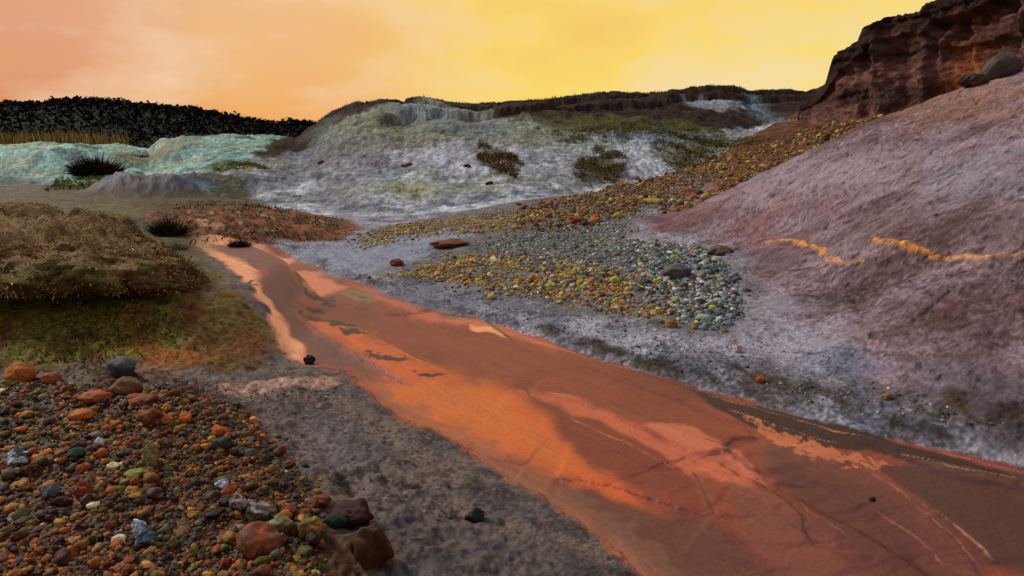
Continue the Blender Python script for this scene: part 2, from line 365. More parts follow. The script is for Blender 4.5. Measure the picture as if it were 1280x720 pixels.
for pts, wd, cc_ in [([(1058,573),(1105,600),(1150,625),(1195,658),(1245,702)], .007, C(186,122,94)), ([(1130,612),(1160,640),(1190,668),(1222,702)], .006, C(176,112,86)), ([(1090,630),(1140,664),(1185,704)], .005, C(168,104,78)),
        ([(880,492),(960,513),(1040,538),(1100,552)], .006, C(214,142,96)), ([(905,508),(980,533),(1050,554)], .005, C(220,140,84)), ([(1120,568),(1190,582),(1280,598)], .006, C(196,132,100)), ([(1170,560),(1230,578),(1290,592)], .005, C(190,130,100)),  # glints on the dark channel, painted as thin pale streaks
        ([(700,516),(780,552),(860,596)], .005, C(198,116,84)), ([(960,600),(1010,640),(1060,672)], .004, C(160,96,72)), ([(560,394),(640,416),(740,446),(800,462)], .008, C(206,120,92)), ([(470,425),(530,455),(590,474)], .008, C(222,134,76)), ([(240,340),(290,352),(330,372)], .012, C(240,176,140))]:
    P = np.array([flat(*p) for p in pts]); bb = (X > P[:,0].min()-.5) & (X < P[:,0].max()+.5) & (Yg > P[:,1].min()-.5) & (Yg < P[:,1].max()+.5) & (S < .02)
    d, sg, al = line_sd(X[bb]+.03*n2[bb]+.012*n3[bb], Yg[bb]+.05*n_s[bb]+.015*n3[bb], P); wv = wd*(.3+1.2*np.clip(.5+n_s[bb]+n3[bb], 0, 1))*np.clip(Yg[bb]/4.5, .8, 2)
    m = ss(1.3-d/wv)*ss(al/.1)*ss((1-al)/.1)*.8; COL[bb] = COL[bb]*(1-m[:, None])+np.asarray(cc_)*m[:, None]; Zf[bb] += .003*m
rip = fbm((X*.55+Yg*.2)*6, (Yg-X*.3)*16, 3, 211)
ripm = WET**2*(Yg < 6)*RIGHT
Zf += inS*(.004*n_s+.0015*n4*(1-WET)+.0012*n5*(1-WET))+inS*ripm*.006*rip+inS*.0025*fbm(S*14, Yg*1.3, 3, 221)
Zf -= inS*.004

# -- left shore, near: grey-brown mud, then rusty shingle
Sm = S+.06*n2
lm = lft & (S > -.1)
tl = np.clip(.5+.6*n2+.35*n3+.2*n4, 0, 1)
mud = pick(tl, [C(42,36,34), C(80,70,64), C(112,96,84), C(74,70,78), C(60,50,38), C(124,106,94)])*(1+.25*n5*near_w)[..., None]
sh = ss(Sm/.05)*lft
COL[:] = COL*(1-sh[..., None])+mud*sh[..., None]; WET[:] = np.where(lft, WET*(1-sh)+.35*sh, WET)
LSH = [(-300,455),(0,448),(150,455),(250,480),(300,520),(360,570),(400,620),(430,640),(470,700),(500,760),(400,900),(-600,900)]
rust = pick(np.clip(.5+.9*n2+.4*n3, 0, 1), [C(24,12,5), C(50,24,8), C(76,38,12), C(44,30,10), C(58,42,14), C(24,14,8)])*(1+.3*n4)[..., None]
patch(LSH, rust, soft=.03, warp=.06, where=lft, wet=.55)
gsl = pick(np.clip(.5+.9*n2+.5*n3, 0, 1), [C(50,36,14), C(108,84,28), C(104,102,28), C(80,66,22), C(120,72,26), C(64,52,26)])*(1+.3*n4)[..., None]
patch([(-400,330),(0,330),(120,340),(232,330),(262,345),(300,370),(345,420),(350,445),(250,470),(130,460),(0,452),(-300,455)], gsl, soft=.02, warp=.05, where=lft, wet=.2)
patch([(225,325),(270,352),(312,386),(348,432),(350,452),(250,462),(225,410),(205,350)], pick(np.clip(.5+1.1*n2+.6*n3, 0, 1), [C(52,36,16), C(104,72,30), C(86,80,32), C(126,80,36), C(70,50,26)]), soft=.012, warp=.04, where=lft, k=.9)
patch([(190,430),(240,420),(250,450),(210,462)], C(160,92,28), soft=.03, warp=.06, where=lft, k=.7)
patch([(270,410),(330,415),(345,440),(280,450),(260,430)], C(116,64,38), soft=.03, warp=.06, where=lft, k=.6)
patch([(20,350),(150,370),(180,420),(60,430),(-20,400)], C(96,98,26), soft=.05, warp=.08, where=lft, k=.5)
patch([(270,480),(340,476),(420,472),(430,480),(350,488),(290,492)], C(176,136,118), soft=.008, warp=.03, where=lft, k=.8, wet=.8)
patch([(500,640),(600,650),(700,690),(760,760),(600,780),(500,720)], C(70,64,68), soft=.05, warp=.06, where=lft, k=.6, wet=.7)
patch([(340,530),(420,520),(500,560),(450,600),(380,590)], C(100,92,98), soft=.05, warp=.06, where=lft, k=.5)
# -- head of the stream: orange earth
oz = pick(np.clip(.5+1.1*n2+.6*n1, 0, 1), [C(50,30,16), C(104,58,30), C(150,96,64), C(76,50,26), C(84,72,34), C(196,144,112)])*(1+.2*n4)[..., None]
# behind the near bank, towards the mounds
bk = pick(np.clip(.5+.9*n1+.3*n2, 0, 1), [C(44,36,22), C(70,56,30), C(84,84,42), C(60,70,60)])
m_ = lft*ss((Yg-6)/1)*ss((-.42-AN)/.05)*ss((Yg*-1+17)/1)
COL[:] = COL*(1-m_[..., None])+bk*m_[..., None]

# -- right bank: lilac grey mud, darker and weedy by the water
rb = pick(np.clip(.5+.55*fbm(X*1.4, Yg*1.1, 4, 301)+.25*n3+.12*n4, 0, 1), [C(36,38,46), C(68,72,86), C(110,112,128), C(164,162,176), C(82,88,106), C(118,112,122)])*(1+.2*n4+.15*n5*near_w)[..., None]
rm = ss((S+.02*n2)/.03)*RIGHT*(Yg < 17)
COL[:] = COL*(1-rm[..., None])+rb*rm[..., None]; WET[:] = np.where(RIGHT, WET*(1-rm)+.25*rm, WET)
lay(rm*ss(1.2-np.abs(S-.14-.10*n2)/.13)*ss(.62+1.5*n2+.9*n3)*.92, C(40,34,24))
lay(rm*ss(1.1-S/.12)*.6*ss(.5+1.5*n2+n3), C(70,46,36))
hs = pick(np.clip(.5+.8*fbm(X*.5, Yg*.7-X*.2, 4, 311)+.22*n3+.14*n4, 0, 1), [C(58,42,42), C(86,66,68), C(116,94,100), C(144,124,134), C(94,74,80), C(112,84,82)])*(1+.14*n4+.10*n5*near_w)[..., None]
hm = rockw*ss((S-.35)/.3)
hm = ss(U/.5+.6*n1)*RIGHT*(SPUR > TAL-.3)
COL[:] = COL*(1-hm[..., None])+hs*hm[..., None]; WET[:] = WET*(1-hm)+.12*hm
lay(hm*ss((pit-.04)/.12), C(74,50,50), .5)
lay(hm*ss((crack-.2)/.4), C(66,44,46), .4)
hwh = dict(where=RIGHT, soft=.05, warp=.10)
patch([(1000,185),(1130,150),(1290,140),(1290,120),(1160,105),(1020,165)], C(158,116,92), k=.65, **hwh)
patch([(880,230),(1000,200),(1120,205),(1290,175),(1290,215),(1180,235),(1060,245),(960,262),(860,262)], C(158,138,150), k=.65, **hwh)
patch([(1150,190),(1290,180),(1290,245),(1180,250)], C(128,132,150), k=.5, **hwh)
patch([(800,275),(880,240),(900,262),(860,292),(800,300)], C(120,80,84), k=.7, **hwh)
patch([(930,265),(1000,250),(1010,300),(940,320),(915,305)], C(126,84,84), k=.6, **hwh)
patch([(1050,270),(1290,260),(1290,305),(1100,300)], C(84,62,58), k=.6, **hwh)
patch([(1100,370),(1290,340),(1290,440),(1180,440),(1100,420)], C(76,52,48), k=.6, **hwh)
patch([(930,370),(1020,380),(1060,430),(1060,470),(960,450),(900,440),(900,400)], C(150,142,158), k=.5, **hwh)
patch([(1005,440),(1060,440),(1120,455),(1110,475),(1040,470),(1000,458)], C(96,104,126), k=.55, where=RIGHT, soft=.02, warp=.06)
patch([(1150,450),(1290,470),(1290,530),(1180,500)], C(72,72,84), k=.7, **hwh)
patch([(380,318),(470,290),(560,275),(600,290),(520,320),(450,345)], C(128,138,158), k=.75, where=RIGHT, soft=.02, warp=.05)
patch([(470,370),(560,340),(640,360),(700,400),(620,395),(540,380)], C(92,94,108), k=.6, where=RIGHT, soft=.03, warp=.05)
patch([(850,430),(960,450),(1060,480),(1160,500),(1180,530),(1060,520),(940,480),(860,455)], C(84,80,86), k=.6, where=RIGHT, soft=.02, warp=.05)
patch([(920,462),(980,470),(1060,490),(1020,505),(960,494),(915,475)], C(54,46,30), k=.8, where=RIGHT, soft=.02, warp=.07, fr=2)
patch([(1120,498),(1200,500),(1290,520),(1290,536),(1200,526),(1130,512)], C(60,48,26), k=.85, where=RIGHT, soft=.02, warp=.06, fr=2)
patch([(730,425),(800,440),(842,452),(820,462),(760,446)], C(50,44,28), k=.8, where=RIGHT, soft=.01, warp=.06, fr=2)
# yellow mineral seam across the hillside
def seam(pts, w, c, seed, k=1):
    P = np.array(hitp(pts)); bb = (X > P[:,0].min()-.5) & (X < P[:,0].max()+.5) & (Yg > P[:,1].min()-1) & (Yg < P[:,1].max()+1) & RIGHT
    x = X[bb]+.06*n2[bb]+.02*n3[bb]; y = Yg[bb]+.16*n2[bb]+.05*n3[bb]
    d, sg, al = line_sd(x, y, P); ww = w*(.45+1.1*np.clip(.5+.9*pn(x*5, y*3, seed), 0, 1))*ss(al/.08)*ss((1-al)/.08)
    m = ss(1.4-d/np.maximum(ww, 1e-4))*k*(.7+.3*n4[bb])
    cc = pick(np.clip(.5+n3[bb], 0, 1), [c*.6, c, c*1.15]); m = np.clip(m, 0, 1)
    COL[bb] = COL[bb]*(1-m[:, None])+cc*m[:, None]
    Zf[bb] += .02*m
seam([(955,300),(985,302),(1010,308),(1035,316)], .034, C(216,154,66), 5)
seam([(1030,316),(1060,322),(1080,322)], .035, C(200,140,84), 6, .9)
seam([(1085,299),(1110,300),(1140,303),(1180,312)], .034, C(222,150,56), 7)
seam([(1175,310),(1230,314),(1290,313),(1400,314)], .028, C(222,160,96), 8)
seam([(918,308),(940,305),(965,298)], .04, C(170,112,60), 9, .7)
# -- the orange earth at the head of the stream
m_ = ss(-(osd-.25)/.3)*(S > 0); COL[:] = COL*(1-m_[..., None])+oz*m_[..., None]; WET[:] = WET*(1-m_)+.1*m_
lay(m_*ss(1-np.abs(osd+.25)/.45)*ss(.5+1.2*n2), C(66,38,20), .8)
# -- gravel ground colour and talus
GR = [(430,300),(470,285),(560,268),(640,250),(720,225),(800,205),(880,190),(960,175),(1012,162),(1000,176),(940,205),(850,245),(790,275),(785,300),(880,306),(922,345),(930,400),(905,415),(840,410),(760,400),(700,395),(600,360),(560,345),(500,350),(480,340),(560,315),(600,300),(560,285),(480,300)]
gc = pick(np.clip(.5+.8*n2+.4*n3, 0, 1), [C(44,42,38), C(80,78,72), C(108,104,100), C(84,88,96), C(84,68,44)])*(1+.3*n4)[..., None]
patch(GR, gc, soft=.02, warp=.03, where=(X > mid_x(np.clip(Yg, 1.2, 12))) | (Yg > 11), k=.85, wet=.1)
tc = pick(np.clip(.5+.9*n2+.5*n3, 0, 1), [C(44,26,14), C(84,50,24), C(118,78,36), C(72,46,28), C(104,84,60)])*(1+.3*n4)[..., None]
tm = ss((RR-FAR+.1)/.25)*ss((Yg-14+.5*n1)/1.5)*ss((TAL-SPUR+.12)/.1)
COL[:] = COL*(1-tm[..., None])+tc*tm[..., None]; WET[:] = WET*(1-tm)
upt = tm*ss((X-8+1.5*n1)/2)
lay(upt*.85, pick(np.clip(.5+.9*n1+.3*n2, 0, 1), [C(50,30,24), C(84,50,38), C(104,66,50), C(70,46,40)]))

# -- the pale middle hill
hc = pick(np.clip(.5+.75*fbm(X*.35, Yg*.35, 4, 401)+.25*fbm(X*1.3, Yg*2.5, 3, 403)+.22*n2, 0, 1), [C(70,80,92), C(126,138,150), C(196,206,214), C(158,156,170), C(108,122,122), C(228,234,234)])*(1+.25*n2+.25*n3)[..., None]
hm2 = ss((T+.03+.02*n1)/.03)*(FAR > RR-.1)*ss((AN+.46)/.03)
COL[:] = COL*(1-hm2[..., None])+hc*hm2[..., None]; WET[:] = WET*(1-hm2)+.05*hm2
mtop = hm2*ss((T-.30+.12*n1)/.08)
spk = ss((.5+1.4*n2+1.0*n3-.55)/.3)
lay(mtop, pick(np.clip(.5+1.0*n1+.6*n2, 0, 1), [C(64,60,44), C(100,98,80), C(126,128,118), C(88,90,70), C(110,122,120)]), .75)
lay(mtop*spk, C(176,176,160), .4)
dark = pick(np.clip(.5+.9*n1+.5*n2, 0, 1), [C(14,9,6), C(30,18,10), C(54,32,18), C(30,24,12), C(74,56,36)])
capx = np.interp(AN, [-.30,-.26,-.22,-.17,-.12,-.05,0,.05,.12,.2,.3,.4,.6], [.55,.62,.66,.74,.84,.76,.58,.44,.34,.28,.24,.22,.22])
cm_ = hm2*ss((T-capx+.10*n1)/.04)
COL[:] = COL*(1-cm_[..., None])+dark*cm_[..., None]; CAPM = cm_
WH = (T > .02) & (Yg > 15)
def hp(pts, c, k=.8, soft=.02, warp=.04, **kw): patch(pts, c, k=k, soft=soft, warp=warp, where=WH, **kw)
hp([(400,230),(480,222),(600,232),(660,235),(600,245),(480,250),(400,245)], C(138,132,146), .5)
hp([(480,190),(560,180),(640,190),(650,215),(560,215),(500,205)], C(176,178,190), .7)
hp([(380,190),(470,185),(500,215),(430,225),(370,215)], C(112,106,116), .6)
hp([(380,240),(470,250),(600,245),(700,225),(640,215),(500,222)], C(140,146,110), .35, fr=2)
hp([(640,150),(760,165),(800,185),(700,190),(640,180)], C(128,132,96), .4, fr=2)
hp([(430,150),(600,160),(640,175),(480,178),(400,170)], C(120,118,70), .4, fr=2)
hp([(490,228),(530,224),(560,232),(530,240),(495,240)], C(158,164,110), .7)
hp([(560,232),(600,226),(640,236),(600,244)], C(160,160,140), .5)
hp([(475,218),(500,215),(508,226),(485,228)], C(110,150,168), .7)
hp([(600,182),(640,190),(655,205),(640,222),(610,205),(598,195)], C(84,70,34), .85, fr=2)
hp([(725,195),(750,180),(780,200),(775,228),(735,232),(715,215)], C(82,74,36), .85, fr=2)
hp([(815,180),(850,168),(900,175),(905,195),(860,215),(835,205)], C(86,80,34), .85, fr=2)
hp([(690,150),(790,146),(900,158),(955,166),(950,180),(880,176),(760,170),(700,166)], C(96,98,46), .55, fr=2)
hp([(650,180),(720,175),(730,205),(680,230),(650,215)], C(150,150,162), .6)
hp([(760,165),(850,160),(880,170),(830,182),(770,182)], C(116,136,148), .6)
hp([(490,138),(540,134),(570,142),(560,150),(500,150)], C(118,136,136), .7)
hp([(545,150),(620,158),(640,170),(600,172),(540,165)], C(96,118,124), .6)
hp([(856,122),(920,126),(928,138),(900,142),(866,134)], C(150,158,166), .8, soft=.01)
hp([(936,122),(950,122),(954,142),(934,140)], C(126,158,176), .9)
hp([(925,142),(970,138),(990,150),(940,152)], C(110,128,138), .6)
hp([(395,160),(430,150),(440,165),(410,178),(390,176)], C(110,124,124), .5)
hp([(400,275),(560,262),(640,250),(640,243),(560,252),(400,262)], C(86,96,104), .6)
# -- left mounds: pale turquoise clay
LB = -.312-.12*(1-np.clip(T, 0, 1))+.03*n1+.012*n2
lt = ss((LB-AN)/.012)*ss((T+.02)/.03)*(Yg < 33)
tq = pick(np.clip(.5+.9*fbm(X*.5, Yg*.6, 4, 411)+.3*n2, 0, 1), [C(70,88,92), C(98,138,134), C(158,198,186), C(112,150,146), C(160,180,150), C(84,108,116)])*(1+.25*n2+.2*n3)[..., None]
COL[:] = COL*(1-lt[..., None])+tq*lt[..., None]
gp = ss(g1/.3)
COL[:] = COL*(1-gp[..., None])+pick(np.clip(.5+.9*n1+.4*n2-.25*ss((-X-8)/1), 0, 1), [C(84,74,74), C(104,98,104), C(96,116,136), C(130,152,166)])*gp[..., None]
WL = (Yg > 14)
def lp(pts, c, k=.85, soft=.02, warp=.04, **kw): patch(pts, c, k=k, soft=soft, warp=warp, where=WL, **kw)
lp([(0,222),(60,224),(60,232),(0,232)], C(50,62,70))  # shadow at the mound's foot, painted in as a dark patch
lp([(90,225),(125,222),(130,236),(60,238)], C(116,124,60))
lp([(260,205),(320,200),(345,210),(320,225),(265,228)], C(110,116,50))
lp([(0,196),(20,186),(50,182),(50,192),(20,204)], C(150,170,96), .6)
lp([(150,190),(200,185),(205,200),(150,205)], C(104,92,46), .8)
lp([(200,170),(290,166),(300,170),(215,178)], C(120,80,44), .9)
lp([(203,178),(232,176),(232,190),(205,198)], C(112,106,84), .8)
lp([(370,235),(300,245),(270,240),(330,225),(380,185),(395,185)], C(128,132,142), .8)
# far beyond the crests: dull grass
lay(ss((Yg-YF-14)/3)*ss((-.30-AN)/.03), C(104,92,58))
lay(ss((T-1.02)/.05)*(AN > -.3), C(40,32,22))
speck = ss((fbm(X*14, Yg*11, 3, 951)-.22)/.12); spk2 = ss((fbm(X*5, Yg*7, 4, 955)-.30)/.10)
lcw = np.where(S < 0, .0, 1.0)
COL[:] *= (1+lcw*(.22*n3+.22*n4+.25*n5*near_w-.38*speck-.30*spk2+.10*n1))[..., None]
farm = ss((Yg-14)/4)
COL[:] *= (1+(S < 0)*(.30*flow+.12*n_s-.25*ss((flow-.25)/.06)))[..., None]
COL[:] *= (1+farm*(.65*fbm(X*.9, Zf*11+Yg*1.5, 4, 971)+.45*fbm(X*3.5, Zf*16+Yg*2.5, 3, 973)))[..., None]
hl = hm*(1-tm); ds = fbm((X-Yg)*1.5, (X+Yg)*4.5, 4, 975); ds2 = fbm((X-Yg)*5, (X+Yg)*11, 3, 977)*f3; pits_ = ss((fbm(X*7, Yg*7, 3, 979)-.27)/.07)
COL[:] *= (1+hl*(.40*ds+.35*ds2-.35*ss((ds-.28)/.08)-.3*ss((led-.72)/.1)-.45*pits_))[..., None]
COL[:] *= (1+farm*(.35*fbm(X*2.2, Yg*1.1, 4, 961)+.35*pn(X*6, Yg*3, 963)-.35*ss((fbm(X*1.8, Yg*1.2, 4, 965)-.22)/.1)))[..., None]
gm = ss((-.36-AN+.03*n1)/.02)*ss((Yg-12)/2)*ss((20.2-Yg+.4*n1)/.5)*(1-gp)
lay(gm*.9, pick(np.clip(.5+1.1*n2+.9*n1, 0, 1), [C(30,36,40), C(84,54,30), C(60,56,30), C(96,96,44), C(40,50,54), C(92,56,32)]))
COL[:] = np.clip(COL, .004, .9)

def new_mesh(name, V, Fc, cols=None, wet=None, mat=None, smooth=True, parent=None):
    me = bpy.data.meshes.new(name); V = np.asarray(V, np.float32); Fc = np.asarray(Fc, np.int32); k = Fc.shape[1]
    me.vertices.add(len(V)); me.vertices.foreach_set('co', V.ravel())
    me.loops.add(Fc.size); me.loops.foreach_set('vertex_index', Fc.ravel())
    me.polygons.add(len(Fc)); me.polygons.foreach_set('loop_start', np.arange(0, Fc.size, k, dtype=np.int32))
    me.polygons.foreach_set('use_smooth', np.full(len(Fc), smooth))
    me.update(calc_edges=True)
    if cols is not None:
        at_ = me.attributes.new('Col', 'FLOAT_COLOR', 'POINT'); c4 = np.ones((len(V), 4), np.float32); c4[:, :3] = cols; at_.data.foreach_set('color', c4.ravel())
    if wet is not None:
        at_ = me.attributes.new('wet', 'FLOAT', 'POINT'); at_.data.foreach_set('value', np.asarray(wet, np.float32))
    if mat: me.materials.append(mat)
    o = bpy.data.objects.new(name, me); col.objects.link(o)
    if parent: o.parent = parent
    return o
def tag(o, label=None, cat=None, group=None, kind=None):
    if label: o['label'] = label
    if cat: o['category'] = cat
    if group: o['group'] = group
    if kind: o['kind'] = kind
    return o

# ------------------------------------------------------------------ materials
def mat_base(name):
    m = bpy.data.materials.new(name); m.use_nodes = True; nt = m.node_tree; N = nt.nodes
    b = N['Principled BSDF']; return m, nt, N, nt.links, b
def earth_mat(name, scale, bump, grain, spec=.2, rough=(.95, .30), dist=.01):
    m, nt, N, L, b = mat_base(name)
    a = N.new('ShaderNodeAttribute'); a.attribute_name = 'Col'; w = N.new('ShaderNodeAttribute'); w.attribute_name = 'wet'
    g = N.new('ShaderNodeNewGeometry')
    n = N.new('ShaderNodeTexNoise'); n.inputs['Scale'].default_value = scale; n.inputs['Detail'].default_value = 6; n.inputs['Roughness'].default_value = .65
    L.new(g.outputs['Position'], n.inputs['Vector'])
    v = N.new('ShaderNodeTexVoronoi'); v.inputs['Scale'].default_value = scale*.8; L.new(g.outputs['Position'], v.inputs['Vector'])
    mr = N.new('ShaderNodeMapRange'); L.new(n.outputs[0], mr.inputs[0]); mr.inputs[1].default_value = .3; mr.inputs[2].default_value = .7; mr.inputs[3].default_value = 1-grain; mr.inputs[4].default_value = 1+grain
    mx = N.new('ShaderNodeVectorMath'); mx.operation = 'SCALE'; L.new(a.outputs['Color'], mx.inputs[0]); L.new(mr.outputs[0], mx.inputs['Scale'])
    L.new(mx.outputs[0], b.inputs['Base Color'])
    r = N.new('ShaderNodeMapRange'); L.new(w.outputs['Fac'], r.inputs[0]); r.inputs[3].default_value = rough[0]; r.inputs[4].default_value = rough[1]; L.new(r.outputs[0], b.inputs['Roughness'])
    b.inputs['Specular IOR Level'].default_value = spec
    ad = N.new('ShaderNodeMath'); ad.operation = 'MULTIPLY_ADD'; L.new(v.outputs['Distance'], ad.inputs[0]); ad.inputs[1].default_value = .5; L.new(n.outputs[0], ad.inputs[2])
    inv = N.new('ShaderNodeMapRange'); L.new(w.outputs['Fac'], inv.inputs[0]); inv.inputs[3].default_value = bump; inv.inputs[4].default_value = bump*.12
    bp = N.new('ShaderNodeBump'); bp.inputs['Distance'].default_value = dist; L.new(inv.outputs[0], bp.inputs['Strength']); L.new(ad.outputs[0], bp.inputs['Height'])
    L.new(bp.outputs[0], b.inputs['Normal'])
    return m
M_ground = earth_mat('rough earth', 30, .9, .35, dist=.02)
M_bed = earth_mat('wet silt', 60, .7, .18, spec=.5, rough=(.70, .20), dist=.005)
M_slope = earth_mat('lilac clay', 30, .8, .30, dist=.025)
M_hill = earth_mat('pale clay', 7, 1.0, .35, dist=.10)
def obj_col_mat(name, scale=40, grain=.35, rough=.6, spec=.4, attr=False, bump=.5, dist=.004):
    m, nt, N, L, b = mat_base(name)
    if attr: a = N.new('ShaderNodeAttribute'); a.attribute_name = 'Col'; src = a.outputs['Color']
    else: a = N.new('ShaderNodeObjectInfo'); src = a.outputs['Color']
    tcn = N.new('ShaderNodeNewGeometry')
    n = N.new('ShaderNodeTexNoise'); n.inputs['Scale'].default_value = scale; n.inputs['Detail'].default_value = 5; n.inputs['Roughness'].default_value = .7; L.new(tcn.outputs['Position'], n.inputs['Vector'])
    mr = N.new('ShaderNodeMapRange'); L.new(n.outputs[0], mr.inputs[0]); mr.inputs[1].default_value = .3; mr.inputs[2].default_value = .7; mr.inputs[3].default_value = 1-grain; mr.inputs[4].default_value = 1+grain
    mx = N.new('ShaderNodeVectorMath'); mx.operation = 'SCALE'; L.new(src, mx.inputs[0]); L.new(mr.outputs[0], mx.inputs['Scale'])
    L.new(mx.outputs[0], b.inputs['Base Color']); b.inputs['Roughness'].default_value = rough; b.inputs['Specular IOR Level'].default_value = spec
    bp = N.new('ShaderNodeBump'); bp.inputs['Strength'].default_value = bump; bp.inputs['Distance'].default_value = dist; L.new(n.outputs[0], bp.inputs['Height']); L.new(bp.outputs[0], b.inputs['Normal'])
    return m
M_stone = obj_col_mat('stone', 55, .55, .72, .3, bump=.8, dist=.005)
M_gravel = obj_col_mat('gravel', 70, .5, .75, .3, attr=True, bump=.8, dist=.005)
M_leaf = obj_col_mat('dry stems', 30, .3, .8, .1, attr=True, bump=0)
M_twig = obj_col_mat('dark foliage', 8, .3, .9, .1, attr=True, bump=0)

# -- cut the grid into named pieces
nr, nc = X.shape
idx = np.arange(nr*nc).reshape(nr, nc)
quads = np.stack([idx[:-1, :-1], idx[:-1, 1:], idx[1:, 1:], idx[1:, :-1]], -1).reshape(-1, 4)
def fc(a): return a[:-1, :-1].ravel()
lab = np.zeros(len(quads), int)
lab[fc((U > .1) & RIGHT & (SPUR > TAL-.1))] = 2
lab[fc((T > 0) & (FAR > RR))] = 3
lab[fc((T > 0) & (FAR > RR) & (AN < -.312))] = 4
lab[fc((tm > .5))] = 5
lab[fc(S < .0)] = 1
Vall = np.stack([X, Yg, Zf], -1).reshape(-1, 3); Call = COL.reshape(-1, 3); Wall = WET.ravel()
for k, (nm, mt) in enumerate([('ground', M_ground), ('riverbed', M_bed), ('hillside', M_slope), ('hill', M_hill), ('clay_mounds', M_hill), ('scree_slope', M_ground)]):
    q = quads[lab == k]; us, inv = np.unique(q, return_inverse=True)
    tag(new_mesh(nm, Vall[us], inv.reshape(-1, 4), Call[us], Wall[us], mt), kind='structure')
# the plain on to the horizon
def plain():
    th = np.linspace(0, 2*np.pi, 97)[:-1]; rs = [0, 20, 60, 90, 200, 600, 2500]
    V = []; Fq = []
    for r in rs:
        for t in th: V.append((r*math.sin(t), r*math.cos(t), -.6 if r < 95 else .6))
    n = len(th)
    for i in range(len(rs)-1):
        for j in range(n): Fq.append((i*n+j, i*n+(j+1) % n, (i+1)*n+(j+1) % n, (i+1)*n+j))
    V = np.array(V); c = np.tile(C(78,70,44), (len(V), 1)); tag(new_mesh('far_plain', V, Fq, c, np.zeros(len(V)), M_hill), kind='structure')
plain()

# bilinear ground height from the survey grid
def zat(x, Y):
    x = np.asarray(x, float); Y = np.asarray(Y, float)
    fi = np.interp(Y, yr, np.arange(nr)); fj = np.interp(x/Y, ac, np.arange(nc))
    i = np.clip(fi.astype(int), 0, nr-2); j = np.clip(fj.astype(int), 0, nc-2); a = fi-i; b = fj-j
    return (Zf[i, j]*(1-b)+Zf[i, j+1]*b)*(1-a)+(Zf[i+1, j]*(1-b)+Zf[i+1, j+1]*b)*a

# ------------------------------------------------------------------ shape helpers
import bmesh
def ico(sub):
    b = bmesh.new(); bmesh.ops.create_icosphere(b, subdivisions=sub, radius=1)
    b.verts.ensure_lookup_table(); v = np.array([x.co[:] for x in b.verts]); f = np.array([[w.index for w in p.verts] for p in b.faces]); b.free(); return v, f
ICO = {k: ico(k) for k in (1, 2, 3, 4)}
def lump(sub, seed, rough=.22, flat=.65, facets=5):
    """a worn stone: a ball cut by a few soft planes and roughened, base cut flat-ish"""
    v, f = ICO[sub]; v = v.copy(); r = np.random.default_rng(seed)
    d = np.ones(len(v))
    for _ in range(facets):
        n = r.normal(size=3); n /= np.linalg.norm(n); h = r.uniform(.62, .92)
        q = v@n; d = np.minimum(d, np.where(q > h*d, h/np.maximum(q, 1e-3), d))
    n_ = pn(v[:,0]*1.3+seed*3.1, v[:,1]*1.3+v[:,2]*.9, seed)+.5*pn(v[:,0]*2.9-v[:,2], v[:,1]*2.9+v[:,2]*1.7+seed, seed+3)
    d = d*(1+rough*n_)
    v = v*d[:, None]*np.array([1, r.uniform(.65, .95), flat*r.uniform(.8, 1.15)])
    return v, f
def rotz(v, a):
    c, s = math.cos(a), math.sin(a); return v@np.array([[c, s, 0], [-s, c, 0], [0, 0, 1]])
def bulk(name, items, sub, protos, mat, smooth=True):
    """many small lumps joined: items rows = x, y, z, size, angle, r, g, b"""
    items = np.asarray(items); n = len(items); V = []; Fs = []; Cc = []; off = 0
    for k, (pv, pf) in enumerate(protos):
        it = items[k::len(protos)]
        if not len(it): continue
        c, s = np.cos(it[:, 4]), np.sin(it[:, 4])
        x = pv[None, :, 0]*c[:, None]-pv[None, :, 1]*s[:, None]; y = pv[None, :, 0]*s[:, None]+pv[None, :, 1]*c[:, None]
        z = np.repeat(pv[None, :, 2], len(it), 0)
        W = np.stack([x, y, z], -1)*it[:, 3][:, None, None]+it[:, None, :3]
        V.append(W.reshape(-1, 3)); Fs.append((pf[None]+(np.arange(len(it))*len(pv))[:, None, None]+off).reshape(-1, 3))
        Cc.append(np.repeat(it[:, 5:8], len(pv), 0)); off += len(it)*len(pv)
    return new_mesh(name, np.concatenate(V), np.concatenate(Fs), np.concatenate(Cc), None, mat, smooth)
def blades(name, P, D, length, width, cols, mat, bend=.3, parent=None):
    """thin bent leaves: root points P, directions D"""
    n = len(P); D = D/np.linalg.norm(D, axis=1)[:, None]
    sd_ = np.cross(D, rng.normal(size=(n, 3))); sd_ /= np.linalg.norm(sd_, axis=1)[:, None]+1e-9
    up2 = rng.normal(size=(n, 3))*bend; L_ = np.asarray(length)[:, None]; W_ = np.asarray(width)[:, None]
    a = P-sd_*W_*.5; b = P+sd_*W_*.5; m = P+D*L_*.55+up2*L_*.15; e = P+(D+up2*.6)*L_
    V = np.stack([a, b, m+sd_*W_*.4, m-sd_*W_*.4, e], 1).reshape(-1, 3); o = np.arange(n)*5
    Fs = np.concatenate([np.stack([o, o+1, o+2], 1), np.stack([o, o+2, o+3], 1), np.stack([o+3, o+2, o+4], 1)])
    return new_mesh(name, V, Fs, np.repeat(cols, 5, 0), None, mat, False, parent)
def rcol(pal, n, jit=.25, w=None):
    p = np.array(pal); i = rng.choice(len(p), n, p=None if w is None else np.array(w)/sum(w)); return np.clip(p[i]*(1+jit*rng.normal(size=(n, 1)))*(1+.06*rng.normal(size=(n, 3))), .004, .9)
